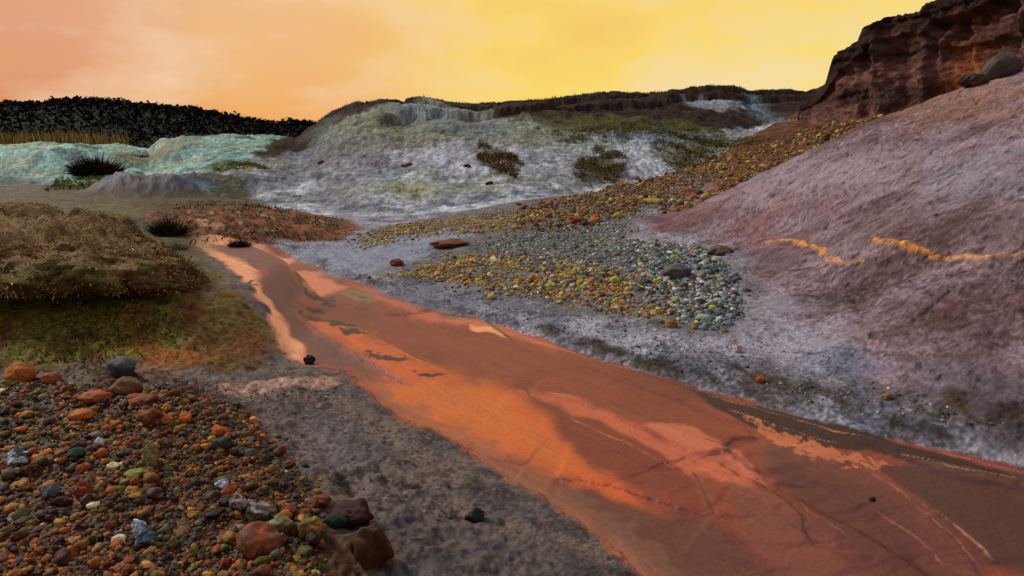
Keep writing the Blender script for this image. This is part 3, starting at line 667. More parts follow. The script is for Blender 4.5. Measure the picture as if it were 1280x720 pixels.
def inside(poly, n, power=0, cond=None):
    """n random ground points inside a world outline"""
    P = np.array(poly); lo = P.min(0); hi = P.max(0); R = np.empty((0, 2))
    for _ in range(60):
        q = rng.uniform(lo, hi, (n*2, 2)); k = poly_sd(q[:,0], q[:,1], P) < 0
        if power: k &= rng.uniform(size=len(q)) < (lo[1]/q[:,1])**power
        q = q[k]
        if cond is not None: q = q[cond(q)]
        R = np.concatenate([R, q])
        if len(R) >= n: break
    return R[:n]

# ------------------------------------------------------------------ the cliff
CL = [ # px, distance, top, foot
 (1000,28.5,132,134),(1014,28.5,126,136),(1020,28,120,140),(1027,27,112,144),(1036,26.5,101,146),(1047,26,88,148),(1053,25.6,71,145),(1064,25.3,64,142),(1076,25,55,140),(1084,24.7,47,138),(1081.5,24.5,36,137),(1084,24.4,35,136),
 (1098,24.2,30,133),(1115,24,22,130),(1135,23.6,20,125),(1157,23,16,120),(1163,22.8,8,118),(1185,22.3,-2,112),(1215,21.5,-10,104),(1250,20.5,-22,94),(1300,19.3,-50,80),(1400,17.5,-95,48),(1560,15.5,-170,0),(1800,13.5,-300,-60)]
def cliff():
    q = np.array(CL, float); ns, nt_ = 500, 115
    ln = np.r_[0, np.cumsum(np.hypot(np.diff(q[:,0]), np.diff(q[:,2])))]; s = np.linspace(0, ln[-1], ns)
    px, Y, tp, ft = [np.interp(s, ln, q[:, k]) for k in range(4)]
    top = np.array([at(a, b, c+1.0) for a, b, c in zip(px, tp, Y)]); foot = np.array([at(a, b, c-.6) for a, b, c in zip(px, ft, Y)]); foot[:, 2] -= 1.0
    t = np.linspace(0, 1, nt_)[:, None]
    w = s/ln[-1]*22.0
    P = foot[None]*(1-t[..., None])+top[None]*t[..., None]
    set_ = (t**.55-t)*1.1
    Wd = np.broadcast_to(w[None], P.shape[:2]); zz = P[..., 2]
    but = rid(Wd*.55+.2*fbm(Wd, zz*.5, 2, 5), zz*.10, 3, 501)
    strat = np.tanh(4*np.sin(zz*5.2+1.6*fbm(Wd*.5, zz*.6, 3, 503)))
    cap = ss((t-.80+.05*pn(Wd*1.3, 0*zz, 507))/.05)
    dd = (but-.45)*.95*ss(t/.3)*(1-.75*cap)+.07*strat*ss((t-.3)/.3)+.30*fbm(Wd*1.1, zz*1.3, 4, 505)+.07*fbm(Wd*5, zz*7, 4, 509)+cap*.30-.35*ss((t-.6)/.1)*(1-cap)*.5
    dd *= (.15+.85*ss((Wd-.2)/2.2))
    # outward = towards the valley
    dx = np.gradient(foot[:, 0]); dy = np.gradient(foot[:, 1]); L_ = np.hypot(dx, dy); nx, ny = dy/L_, -dx/L_
    nx = np.convolve(np.pad(nx, 20, 'edge'), np.ones(41)/41, 'valid'); ny = np.convolve(np.pad(ny, 20, 'edge'), np.ones(41)/41, 'valid')
    off = dd-set_
    P[..., 0] += nx*off; P[..., 1] += ny*off
    P[..., 2] += ss((t-.9)/.1)*(.07*fbm(Wd*3, 0*zz, 3, 511)+.05*pn(Wd*9, 0*zz, 512))
    # the top running back
    back = []
    for k in range(1, 26):
        f_ = k/25; b = P[-1].copy(); b[:, 1] += 9*f_**1.3; b[:, 0] += 3.5*f_**1.3; b[:, 2] += -.5*f_+.04*fbm(w*3, np.full(ns, k*.8), 2, 515)-1.6*f_*f_; back.append(b)
    P = np.concatenate([P, np.array(back)]); nt2 = len(P)
    T2 = np.concatenate([np.broadcast_to(t, (nt_, ns)), np.full((25, ns), 1.0)]); W2 = np.broadcast_to(w[None], (nt2, ns)); Z2 = P[..., 2]
    c = pick(np.clip(.5+.75*fbm(W2*.7, Z2*1.3, 4, 521)+.45*fbm(W2*4, Z2*4, 3, 523), 0, 1), [C(48,28,24), C(90,58,50), C(122,86,76), C(74,46,40), C(108,80,74)])
    st = ss(.5+2*np.sin(Z2*4.1+2*fbm(W2*.6, Z2*.5, 3, 525)))[..., None]
    c = c*(1-.45*st)
    dk = ss((T2-.78+.12*fbm(W2*1.1, Z2, 3, 527))/.12)[..., None]; c = c*(1-dk*.9)+np.asarray(C(36,22,16))*dk*.9*(1+.4*fbm(W2*5, Z2*5, 3, 529))[..., None]
    og = (np.exp(-((W2-W2[0, np.argmin(abs(px-1195))])/.5)**2-((T2-.35)/.22)**2)*(1+1.5*fbm(W2*4, Z2*4, 2, 531)))[..., None]; c = c*(1-np.clip(og, 0, .45))+np.asarray(C(170,92,34))*np.clip(og, 0, .45)
    ix = np.arange(nt2*ns).reshape(nt2, ns); fq = np.stack([ix[:-1, :-1], ix[:-1, 1:], ix[1:, 1:], ix[1:, :-1]], -1).reshape(-1, 4)
    tag(new_mesh('cliff', P.reshape(-1, 3), fq, np.clip(c, .004, .9).reshape(-1, 3), np.zeros(nt2*ns), earth_mat('cliff earth', 9, 1.0, .3, dist=.06)), kind='structure')
cliff()

# ------------------------------------------------------------------ the overhanging bank at the left
BANK = {}
def bank():
    E = np.array([(-11,4.9),(-8,5.0),(-6.2,5.15),(-5.0,5.3),(-4.2,5.35),(-3.6,5.45),(-3.08,5.65),(-3.1,6.15),(-3.6,6.95),(-4.25,7.8),(-4.9,8.8),(-5.9,9.8),(-7.5,10.6),(-11,11.2)], float)
    Hh = np.array([1.16,1.16,1.15,1.12,1.06,.98,.86,.72,.66,.70,.74,.78,.80,.80])
    SPN = np.array([(-11,8),(-9,8),(-7.5,8),(-6.5,8),(-6.0,7.6),(-5.7,7.4),(-5.4,7.3),(-5.3,7.3),(-5.5,7.6),(-5.8,8),(-6.2,8.2),(-6.9,8.3),(-8,8.3),(-11,8.3)], float)
    ln = np.r_[0, np.cumsum(np.hypot(*np.diff(E, axis=0).T))]; ns = 500; s = np.linspace(0, ln[-1], ns)
    def sm(a):
        v = np.interp(s, ln, a); k = 31; return np.convolve(np.pad(v, k//2, 'edge'), np.ones(k)/k, 'valid')
    ex, ey, hh, sx, sy = sm(E[:,0]), sm(E[:,1]), sm(Hh), sm(SPN[:,0]), sm(SPN[:,1])
    dx, dy = np.gradient(ex), np.gradient(ey); L_ = np.hypot(dx, dy); nx, ny = dy/L_, -dx/L_
    # profile: (blend to spine, outward offset, height fraction)
    pr = [(1,0,1.02),(.7,0,1.04),(.42,0,1.04),(.22,0,1.02),(.10,0,.99),(.03,.0,.95),(0,.06,.88),(0,.15,.79),(0,.20,.70),(0,.19,.62),(0,.10,.57),(0,-.08,.545),(0,-.28,.52),(0,-.42,.46),(0,-.50,.38),(0,-.52,.25),(0,-.50,.05),(0,-.5,-.2)]
    tt = np.linspace(0, 1, len(pr)); nt_ = 120; t = np.linspace(0, 1, nt_)
    bl, of, zf = [np.interp(t, tt, [p[k] for p in pr])[:, None] for k in range(3)]
    lipz = 1+.55*fbm(s*.8, 0*s, 4, 601)
    endw = ss((s-ln[7]+.6)/.9)  # no hollow round the end: it runs down to the stream
    zf = zf+.15*np.exp(-((t-.68)/.13)**2)[:, None]*ss((-ex-3.0)/2.0)[None]
    of2 = of*(1-endw)+(endw)*np.interp(t, [0,.25,.4,.6,.8,1], [0,0,.08,.22,.34,.42])[:, None]
    X_ = (ex+nx*of2)*(1-bl)+sx*bl; Y_ = (ey+ny*of2)*(1-bl)+sy*bl; Zc_ = hh*(zf*(1 if 1 else 0)); Zc_ = Zc_*(1-.0)
    W_ = np.broadcast_to(s[None], X_.shape); Tn = np.broadcast_to(t[:, None], X_.shape)
    big = fbm(X_*.9+W_*.3, Y_*.9+Zc_*1.2, 4, 603); med = fbm(X_*3+W_, Y_*3+Zc_*4, 4, 605); sml = fbm(X_*11+W_*3, Y_*11+Zc_*12, 4, 607, .65)
    fr = ss((Tn-.2)/.15)
    X_ = X_+nx*fr*(.42*big+.20*med+.07*sml); Y_ = Y_+ny*fr*(.42*big+.20*med+.07*sml)
    Zc_ = Zc_+(1-fr)*(.16*big+.12*med+.07*sml)+fr*(.05*big+.03*med)*ss((.75-Tn)/.1)
    Zc_ = np.where(Zc_ > .3, .3+(Zc_-.3)*lipz, Zc_)
    c = pick(np.clip(.5+.7*med+.9*sml, 0, 1), [C(30,20,13), C(110,80,50), C(146,120,78), C(90,66,40), C(118,106,52)])
    gr = ss((big-.05+.3*med)/.2)[..., None]*fr[..., None]; c = c*(1-.7*gr)+np.asarray(C(92,90,38))*.7*gr
    red = ss((fbm(X_*1.3, Y_*1.3, 3, 611)-.1)/.15)[..., None]*(1-fr)[..., None]; c = c*(1-.5*red)+np.asarray(C(96,52,34))*.5*red
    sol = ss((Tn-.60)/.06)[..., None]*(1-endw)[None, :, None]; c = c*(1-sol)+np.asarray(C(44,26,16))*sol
    ix = np.arange(nt_*ns).reshape(nt_, ns); fq = np.stack([ix[:-1, :-1], ix[1:, :-1], ix[1:, 1:], ix[:-1, 1:]], -1).reshape(-1, 4)
    P = np.stack([X_, Y_, Zc_], -1)
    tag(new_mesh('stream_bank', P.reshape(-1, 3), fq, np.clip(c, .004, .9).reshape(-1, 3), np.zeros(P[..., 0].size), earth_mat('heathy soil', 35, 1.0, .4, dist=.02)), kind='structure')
    # matted heather and roots over the top and hanging from the lip
    n = 48000; j = rng.integers(0, ns-1, n*2); i = (rng.uniform(size=n*2)**.8*nt_*.60).astype(int)
    k = P[i, j][:, 0] > -7.2; i, j = i[k][:n], j[k][:n]; n = len(i); R = P[i, j]+rng.normal(size=(n, 3))*.02
    front = (i > nt_*.25)
    D = rng.normal(size=(n, 3))*.9+np.where(front[:, None], np.stack([nx[j]*.7, ny[j]*.7, np.full(n, -.6)], 1), np.array([[0, -.1, .55]]))
    cc = rcol([C(48,32,20), C(116,88,56), C(160,136,96), C(98,80,44), C(124,114,54), C(116,66,42), C(182,166,130)], n, .3, [5,6,3,4,3,2,1])
    cl = .7+.9*np.clip(.5+pn(R[:,0]*2.3+R[:,2]*2, R[:,1]*2.3, 613)*1.3, 0, 1); cc = cc*cl[:, None]
    tag(blades('heather_mat', R, D, rng.uniform(.008, .024, n)*(1+1.2*front*(rng.uniform(size=n) < .35)), rng.uniform(.006, .013, n), cc, M_leaf), 'matted brown and olive heather covering the overhanging bank at the left', 'heather', kind='stuff')
bank()

# ------------------------------------------------------------------ far wooded hill
def forest():
    SK = [(-700,150),(-300,140),(-100,136),(0,131),(25,127),(45,129),(75,123),(100,121),(130,123),(170,129),(210,133),(228,132),(260,139),(300,148),(325,151),(345,153),(362,150),(392,152),(430,153),(520,155),(640,165),(800,178)]
    q = np.array(SK, float); nx_, ny_ = 260, 40; px = np.linspace(-700, 800, nx_); py = np.interp(px, q[:,0], q[:,1])
    crest = np.array([at(a, b+3.5, 190) for a, b in zip(px, py)]); V = []; cc = []
    for j in range(ny_):
        f = j/(ny_-1); Yd = 130+90*f; h = ss(f/.67)*(1-.3*ss((f-.67)/.33))
        for i in range(nx_): V.append((crest[i, 0]*Yd/190, Yd, .5+(crest[i, 2]-.5)*h))
    V = np.array(V); V[:, 2] += .8*fbm(V[:,0]*.05, V[:,1]*.05, 3, 701)
    ix = np.arange(nx_*ny_).reshape(ny_, nx_); fq = np.stack([ix[:-1, :-1], ix[:-1, 1:], ix[1:, 1:], ix[1:, :-1]], -1).reshape(-1, 4)
    m2 = np.tile(C(18,17,10), (len(V), 1))*(1+.4*fbm(V[:,0]*.2, V[:,1]*.2, 3, 5))[:, None]
    tag(new_mesh('wooded_hill', V, fq, m2, np.zeros(len(V)), M_hill), kind='structure')
    n = 42000; a = rng.integers(0, nx_, n); f = .05+.66*rng.uniform(size=n)**.6; jj = (f*(ny_-1)).astype(int); base = V[jj*nx_+a]+np.c_[rng.uniform(-2.5, 2.5, (n, 2)), np.zeros(n)]
    k = (base[:, 0] < 30) & (base[:, 0] > -160); base = base[k]; n = len(base)
    crown = .5+pn(base[:,0]*.28, base[:,1]*.28, 705)*1.1+.5*pn(base[:,0]*.09, base[:,1]*.09, 706)
    base[:, 2] += np.clip(crown, 0, 1.6)*1.1*rng.uniform(.2, 1, n)
    D = rng.normal(size=(n, 3)); c_ = rcol([C(14,15,9), C(16,17,10), C(18,16,10)], n, .04)*(.45+.45*np.clip(crown, 0, 1.4))[:, None]
    tag(blades('distant_woodland', base, D, rng.uniform(.4, .8, n), rng.uniform(.5, .9, n), c_, M_twig), 'dark wooded crest of the far hill under the orange sky', 'woodland', kind='stuff')
forest()

# ------------------------------------------------------------------ vegetation
def scrub(name, poly, n, h, cols, label, cat, w=.5, leaf=.1, pix=True, cond=None, up=.6):
    W = hitp(poly) if pix else poly
    q = inside(W, n, cond=cond); cl = np.clip(.5+pn(q[:,0]*1.1, q[:,1]*1.1, 801)*1.8, .0, 1); k = rng.uniform(size=len(q)) < .15+.85*cl; q = q[k]; cl = cl[k]; n = len(q)
    zz = zat(q[:,0], q[:,1])+rng.uniform(0, 1, n)**1.5*h*cl
    D = rng.normal(size=(n, 3))*w+[0, 0, up]
    c = rcol(cols, n, .3)
    return tag(blades(name, np.c_[q, zz-.01], D, rng.uniform(.5, 1.3, n)*leaf, rng.uniform(.2, .45, n)*leaf, c, M_leaf), label, cat, kind='stuff')
LP_ = [(-80,478),(60,478),(140,490),(215,488),(300,510),(345,560),(385,600),(395,640),(400,716),(400,780),(-160,780)]
OL = [C(74,64,30), C(104,96,44), C(64,50,26), C(124,110,62), C(88,90,42)]
scrub('low_scrub', [(598,180),(635,186),(655,202),(645,224),(612,208),(596,196)], 5000, .14, OL+[C(110,62,26)], 'brown and olive scrub in the gully of the pale hill', 'scrub', leaf=.085, w=1, up=.3)
scrub('low_scrub', [(722,200),(750,180),(785,200),(775,228),(735,232),(715,218)], 6000, .14, OL, 'round olive patch of scrub low on the pale hill', 'scrub', leaf=.085, w=1, up=.3)
scrub('low_scrub', [(815,178),(850,168),(900,175),(908,192),(860,215),(832,206)], 6000, .14, OL, 'olive scrub beside the orange scree on the pale hill', 'scrub', leaf=.09, w=1, up=.3)
scrub('low_scrub', [(262,206),(310,200),(340,208),(325,224),(268,228)], 5000, .1, [C(110,112,48), C(84,90,38), C(130,120,60)], 'yellow green grass patch on the turquoise mound', 'grass', leaf=.07, w=1, up=.4)
scrub('low_scrub', [(690,166),(790,158),(900,163),(958,170),(955,180),(880,177),(760,176),(700,178)], 8000, .12, OL+[C(104,110,44)], 'green belt of scrub under the dark strata of the hill', 'scrub', leaf=.10, w=1, up=.3)
cr = [(a_*y_, y_) for a_, y_ in [(-.30,32.5),(-.24,31.5),(-.15,32),(-.05,33),(.05,35),(.15,39),(.28,44),(.42,48),(.47,56),(.3,54),(.1,44),(-.1,38),(-.25,37),(-.32,36)]]
scrub('ridge_scrub', cr, 26000, .08, [C(26,20,10), C(44,32,18), C(34,34,16), C(62,40,22)], 'dark heath and scrub along the skyline of the pale hill', 'scrub', leaf=.09, w=1.2, up=.1, pix=False)
scrub('weeds', [(75,226),(125,222),(135,238),(50,240)], 900, .15, [C(116,124,60), C(84,90,40)], 'green weeds below the spiky shrub at the left', 'weeds', leaf=.1)
scrub('bank_moss', [(-80,350),(60,348),(150,370),(220,400),(300,410),(340,440),(250,462),(100,455),(-80,450)], 14000, .015, [C(86,78,24), C(118,112,34), C(60,46,18), C(120,80,28), C(70,64,28)], 'olive moss and weeds on the slope under the bank', 'moss', leaf=.035, w=1, up=.3)
scrub('shore_weeds', [(400,330),(470,352),(560,388),(650,412),(740,436),(860,470),(960,494),(1060,520),(1200,545),(1290,560),(1290,535),(1160,505),(1000,480),(860,452),(740,420),(620,395),(520,370),(440,340)], 3500, .01, [C(50,44,24), C(80,72,34), C(40,34,22), C(96,86,40)], 'dark weeds along the right hand edge of the red stream', 'weeds', leaf=.022, w=1, up=.2)
scrub('shingle_moss', LP_, 5000, .02, [C(96,92,26), C(70,62,20), C(84,44,16), C(54,34,14)], 'olive moss growing between the stones of the near left shingle', 'moss', leaf=.02, w=1, up=.4)
scrub('shore_weeds', [(345,440),(390,452),(430,470),(490,520),(560,556),(640,606),(600,640),(500,600),(400,560),(330,490)], 1500, .01, [C(50,50,26), C(86,80,40), C(34,38,24)], 'scattered dark green weeds on the grey mud left of the stream', 'weeds', leaf=.018, w=1, up=.2)
scrub('earth_weeds', [(215,262),(300,256),(430,272),(428,300),(330,306),(235,306)], 2600, .03, [C(96,60,26), C(80,74,34), C(140,88,44), C(52,36,20)], 'rusty weeds on the orange earth at the head of the stream', 'weeds', leaf=.07, w=.9, up=.3)
# reeds
def reeds():
    n = 6500; a = rng.uniform(-.95, -.545, n); Yv = rng.uniform(40, 52, n); x = a*Yv
    z = np.full(n, 1.30)
    k = rng.uniform(size=n) < np.clip((-.545-a)/.09, .04, 1)*np.clip(.75+1.2*pn(x*.3, Yv*.2, 812), .15, 1); x, Yv, z, a = x[k], Yv[k], z[k], a[k]; n = len(x)
    hgt = (1.15+.5*np.clip(fbm(x*.35, Yv*.1, 3, 811)+.4, 0, 1))*rng.uniform(.7, 1.1, n)
    D = np.c_[rng.normal(size=n)*.10, rng.normal(size=n)*.1, np.ones(n)]
    c = rcol([C(160,142,80), C(128,108,58), C(104,100,46), C(176,158,104), C(92,74,40)], n, .2)*(.65+.7*np.clip(.5+pn(x*.5, x*0, 813), 0, 1))[:, None]
    tag(blades('reed_bed', np.c_[x, Yv, z], D, hgt, rng.uniform(.05, .12, n), c, M_leaf, bend=.12), 'bed of tall dry straw coloured reeds beyond the turquoise mounds', 'reeds', kind='stuff')
reeds()
def shrub(name, px, py, wpx, hpx, n, cols, label, cat, droop=.0, kids=True, y0=1.6, bl=.05):
    x, Y = hit(px, py, y0=y0); z = float(zat(x, Y)); R = wpx/2/F*Y; H = hpx/F*Y
    root = bpy.data.objects.new(name, None); col.objects.link(root); root.location = (x, Y, z); tag(root, label, cat)
    th = rng.uniform(0, 6.28, n); r = rng.uniform(0, 1, n)**.6
    D = np.c_[np.cos(th)*r*R, np.sin(th)*r*R, (1-.55*r)*H]; ln_ = np.linalg.norm(D, axis=1)*rng.uniform(.25, 1.0, n)**.8
    P = np.c_[np.cos(th)*r*R*.55, np.sin(th)*r*R*.55, np.full(n, -.02)]
    blades('foliage', P, D+rng.normal(size=(n, 3))*R*.12, ln_, rng.uniform(.5, 1, n)*bl*H, rcol(cols, n, .3), M_leaf, parent=root)
    v, f = lump(2, px, .2, .8); new_mesh('root_clump', v*[R*.42, R*.42, H*.32], f, np.tile(cols[0], (len(v), 1)), None, M_twig, True, root)
    return root
DKS = [C(22,20,12), C(40,34,20), C(30,26,18), C(58,46,28)]
shrub('spiky_shrub', 121, 219, 54, 30, 2600, DKS, 'dark spiky shrub on the turquoise mound at the left', 'shrub', y0=14)
shrub('grass_tussock', 212, 293, 44, 30, 900, DKS+[C(84,66,36)], 'dark brown grass tussock at the back edge of the bank', 'grass', y0=8.5)
shrub('grass_tussock', 299, 308, 30, 18, 500, DKS, 'small black tussock hanging over the head of the stream', 'grass', y0=9)
shrub('grass_tussock', 222, 312, 26, 14, 400, [C(96,100,40), C(70,76,30), C(120,116,60)], 'bright green weed clump beside the head of the stream', 'weeds', y0=8)
shrub('grass_tussock', 180, 200, 40, 12, 500, [C(84,70,36), C(60,46,24), C(104,92,50)], 'low brown tussock on the crest behind the grey rock', 'grass', y0=14)

# ------------------------------------------------------------------ stones, one by one
NOTE = {'large rounded orange boulder with a pale chipped foot at the bottom edge': 'big orange boulder', 'bright orange stone at the left edge of the photo': 'bright orange stone', 'flat amber stone in the middle of the shingle': 'flat amber stone',
 'long orange stone below the brown wedge stone': 'long orange stone', 'dark amber rounded stone with two small orange ones at its right': 'dark amber stone', 'dark green stone under the orange pair at the shingle edge': 'dark green stone',
 'white crusted blue stone at the far left of the shingle': 'white crusted blue stone', 'small white stone in the middle of the rusty shingle': 'small white stone', 'pale blue white stone above the mossy cobbles': 'pale blue stone',
 'bright icy white and blue lump above the dark blue rock': 'icy white lump', 'smooth cream pebble shaped like a bean': 'cream bean pebble', 'long mossy yellow green stone in the shingle': 'long mossy stone', 'grey blue stone between brown stones at the lower left': 'grey blue stone',
 'red orange crumbly stone near the lower left': 'crumbly red stone', 'mossy olive cobble above the large orange boulder': 'olive cobble', 'grey boulder in the fan of gravel below the lilac slope': 'grey gravel boulder', 'flat rusty brown slab on the right hand mud': 'flat rusty slab',
 'bright yellow pebble in the gravel': 'bright yellow pebble', 'two tone orange and green stone on the lilac mud': 'two tone stone', 'small orange pebble': 'x', 'ochre brown block in the scree': 'ochre block', 'lone dark green stone on the grey mud near the red stream': 'lone dark green stone',
 'blue grey rounded stone standing on top of a brown one at the left': 'blue grey stone', 'tall knobbly stone with a lichen yellow foot': 'tall knobbly stone', 'orange pebble at the left of the yellow gravel': 'orange pebble of the yellow gravel', 'rust red stone among the yellow pebbles': 'rust red stone'}
PROTO = [lump(3, 40+k, .30, .68, 7) for k in range(10)]
PM = []
for k, (v, f) in enumerate(PROTO):
    o = new_mesh('stone', v, f, None, None, M_stone); PM.append(o.data); bpy.data.objects.remove(o)
def stone(name, x, Y, w, colr, label, cat, k=None, ang=None, hs=1.0, sink=.25, group=None, z=None, tilt=0, deep=1.0):
    k = rnd.randrange(10) if k is None else k
    o = bpy.data.objects.new(name, PM[k]); col.objects.link(o)
    z = float(zat(x, Y)) if z is None else z
    r = w/2; o.scale = (r, r*deep, r*hs); o.location = (x, Y, z+r*hs*.62*(1-sink*2)); o.rotation_euler = (tilt, 0, rnd.uniform(0, 6.28) if ang is None else ang)
    o.color = (*colr, 1); tag(o, label, cat, group); return o
def big_stone(name, px, py, w, h, c, label, cat='stone', seed=1, rough=.25, flat=.8, sub=4, y0=1.6, sink=.2, cap=None, facets=6):
    """py is where it sits on the ground; w, h its size in the photo"""
    x, Y = hit(px, py, y0=y0); z = float(zat(x, Y)); v, f = lump(sub, seed, rough, flat, facets)
    v[:, 0] /= (v[:,0].max()-v[:,0].min()); v[:, 1] /= (v[:,1].max()-v[:,1].min()); v[:, 2] = (v[:,2]-v[:,2].min())/(v[:,2].max()-v[:,2].min())
    Wm = w/F*Y*1.03; Hm = h/F*Y*(1+sink); v = v*[Wm, Wm*.8, Hm]; v[:, 2] -= Hm*sink
    cc = np.tile(np.asarray(c)*.78, (len(v), 1))*(1+.45*fbm(v[:,0]/Wm*5+seed, v[:,1]/Wm*5+v[:,2]/Wm*4, 3, seed))[:, None]
    if cap is not None:
        m = ss((fbm(v[:,0]/Wm*3+seed*2, v[:,2]/Wm*4+v[:,1]/Wm*2, 3, seed+9)+.05)/.15)[:, None]; cc = cc*(1-m)+np.asarray(cap)*m
    o = new_mesh(name, v, f, np.clip(cc, .004, .95), None, M_gravel); o.location = (x, Y+Wm*.3, z); return tag(o, label, cat)
WHT = C(205,215,225)
big_stone('boulder', 318, 700, 66, 38, C(150,76,40), 'large rounded orange boulder with a pale chipped foot at the bottom edge', 'boulder', 3, .12, 1, cap=C(96,66,46))
big_stone('stone', 150, 474, 37, 27, C(84,86,90), 'blue grey rounded stone standing on top of a brown one at the left', 'stone', 5, .12)
big_stone('stone', 150, 496, 44, 24, C(122,72,36), 'brown wedge shaped stone just below the blue grey one', 'stone', 6, .18, cap=C(96,84,62))
big_stone('stone', 18, 480, 38, 25, C(176,96,30), 'bright orange stone at the left edge of the photo', 'stone', 7, .12)
big_stone('stone', 60, 478, 26, 16, C(150,84,32), 'dull orange stone right of the bright orange one', 'stone', 8, .15)
big_stone('stone', 97, 527, 30, 13, C(186,104,30), 'flat amber stone in the middle of the shingle', 'stone', 9, .12)
big_stone('stone', 112, 503, 42, 15, C(168,88,36), 'long orange stone below the brown wedge stone', 'stone', 10, .2)
big_stone('stone', 172, 508, 40, 14, C(140,70,28), 'long rust brown stone beside the round amber one', 'stone', 11, .2)
big_stone('stone', 186, 536, 32, 24, C(120,62,20), 'dark amber rounded stone with two small orange ones at its right', 'stone', 12, .2)
big_stone('stone', 206, 533, 18, 16, C(196,98,34), 'small egg shaped orange stone right of the dark amber one', 'stone', 13, .1)
big_stone('stone', 231, 530, 16, 12, C(206,112,40), 'glossy light orange stone near the edge of the shingle', 'stone', 14, .1)
big_stone('stone', 272, 548, 23, 14, C(200,102,36), 'orange stone with a lighter stone leaning on it', 'stone', 15, .15)
big_stone('stone', 274, 564, 26, 15, C(56,60,44), 'dark green stone under the orange pair at the shingle edge', 'stone', 16, .12)
big_stone('stone', 313, 572, 20, 12, C(66,88,74), 'grey green stone at the right fringe of the shingle', 'stone', 17, .12)
big_stone('quartz_stone', 18, 586, 30, 22, C(70,84,100), 'white crusted blue stone at the far left of the shingle', 'stone', 18, .35, cap=WHT)
big_stone('quartz_stone', 123, 561, 13, 13, WHT, 'small white stone in the middle of the rusty shingle', 'stone', 19, .3)
big_stone('quartz_stone', 277, 617, 20, 14, C(120,160,176), 'pale blue white stone above the mossy cobbles', 'stone', 20, .35, cap=WHT)
big_stone('quartz_stone', 172, 666, 20, 24, C(120,170,190), 'bright icy white and blue lump above the dark blue rock', 'stone', 21, .4, cap=WHT)
big_stone('quartz_stone', 178, 684, 30, 22, C(52,84,96), 'jagged dark blue rock below the icy white lump', 'stone', 22, .4, cap=C(110,140,150))
big_stone('stone', 147, 683, 21, 12, C(226,214,176), 'smooth cream pebble shaped like a bean', 'stone', 23, .08, facets=2)
big_stone('stone', 139, 588, 17, 9, C(214,206,132), 'small pale yellow pebble in the brown shingle', 'stone', 24, .1)
big_stone('stone', 166, 602, 34, 12, C(140,136,60), 'long mossy yellow green stone in the shingle', 'stone', 25, .25)
big_stone('stone', 188, 588, 24, 36, C(110,100,92), 'tall knobbly stone with a lichen yellow foot', 'stone', 26, .4, cap=C(150,140,56))
big_stone('mossy_cobble', 350, 672, 38, 28, C(110,104,48), 'mossy olive cobble above the large orange boulder', 'cobble', 27, .25, cap=C(140,134,110))
big_stone('mossy_cobble', 385, 680, 34, 26, C(90,96,44), 'mossy green and orange cobble right of the olive one', 'cobble', 28, .2, cap=C(150,100,40))
big_stone('mossy_cobble', 322, 646, 40, 24, C(104,100,82), 'grey cobble with olive underside behind the mossy ones', 'cobble', 29, .3, cap=C(150,140,140))
big_stone('mossy_cobble', 296, 642, 26, 22, C(110,98,90), 'pale grey knobbly cobble below the blue white stone', 'cobble', 30, .35, cap=C(160,150,150))
big_stone('stone', 418, 664, 32, 20, C(30,52,36), 'dark bottle green stone lying at the mouth of the rusty hollow', 'stone', 31, .1)
big_stone('stone', 400, 634, 28, 13, C(120,62,30), 'rust coloured stone beside the rusty hollow', 'stone', 32, .15)
big_stone('stone', 594, 650, 27, 18, C(34,40,30), 'lone dark green stone on the grey mud near the red stream', 'stone', 33, .25)
big_stone('stone', 386, 456, 15, 12, C(28,30,26), 'small black stone at the edge of the red stream', 'stone', 34, .32)
big_stone('stone', 60, 630, 24, 18, C(86,100,100), 'grey blue stone between brown stones at the lower left', 'stone', 35, .2)
big_stone('stone', 100, 628, 26, 24, C(140,54,24), 'red orange crumbly stone near the lower left', 'stone', 36, .35)
big_stone('stone', 848, 351, 37, 20, C(100,96,98), 'grey boulder in the fan of gravel below the lilac slope', 'boulder', 41, .18)
big_stone('stone', 902, 319, 32, 13, C(110,90,74), 'long brown rock at the foot of the lilac slope', 'rock', 42, .2)
big_stone('stone', 897, 329, 14, 8, C(190,190,170), 'small pale stone in front of the long brown rock', 'stone', 43, .1)
big_stone('stone', 558, 312, 52, 11, C(126,72,34), 'flat rusty brown slab on the right hand mud', 'slab', 44, .3)
big_stone('stone', 495, 333, 18, 9, C(130,60,30), 'rust red stone among the yellow pebbles', 'stone', 45, .2)
big_stone('stone', 719, 281, 24, 10, C(150,90,40), 'ochre brown block in the scree', 'rock', 46, .25)
big_stone('stone', 745, 280, 13, 8, C(196,124,50), 'orange block beside the ochre one in the scree', 'rock', 47, .2)
big_stone('stone', 817, 256, 26, 8, C(190,166,80), 'flat yellow slab high in the scree', 'slab', 48, .15)
big_stone('stone', 770, 355, 15, 9, C(190,190,76), 'bright yellow pebble in the gravel', 'stone', 49, .1)
big_stone('stone', 841, 411, 15, 12, C(170,104,60), 'two tone orange and green stone on the lilac mud', 'stone', 50, .2, cap=C(110,106,50))
big_stone('stone', 881, 403, 20, 9, C(170,188,170), 'pale mint pebble at the foot of the gravel fan', 'stone', 51, .1)
big_stone('stone', 923, 443, 11, 10, C(190,160,150), 'pinkish white stone alone on the lilac mud', 'stone', 52, .15)
big_stone('stone', 952, 477, 14, 10, C(170,96,44), 'orange stone in the weedy edge above the stream', 'stone', 53, .15)
big_stone('stone', 666, 352, 11, 9, C(196,110,40), 'orange pebble at the left of the yellow gravel', 'stone', 54, .1)
big_stone('stone', 1110, 502, 13, 8, C(150,110,50), 'ochre stone in the mossy patch at the right', 'stone', 55, .2)
big_stone('boulder', 1258, 97, 40, 30, C(84,76,70), 'grey brown boulder on the crest below the cliff', 'boulder', 56, .15, y0=6)
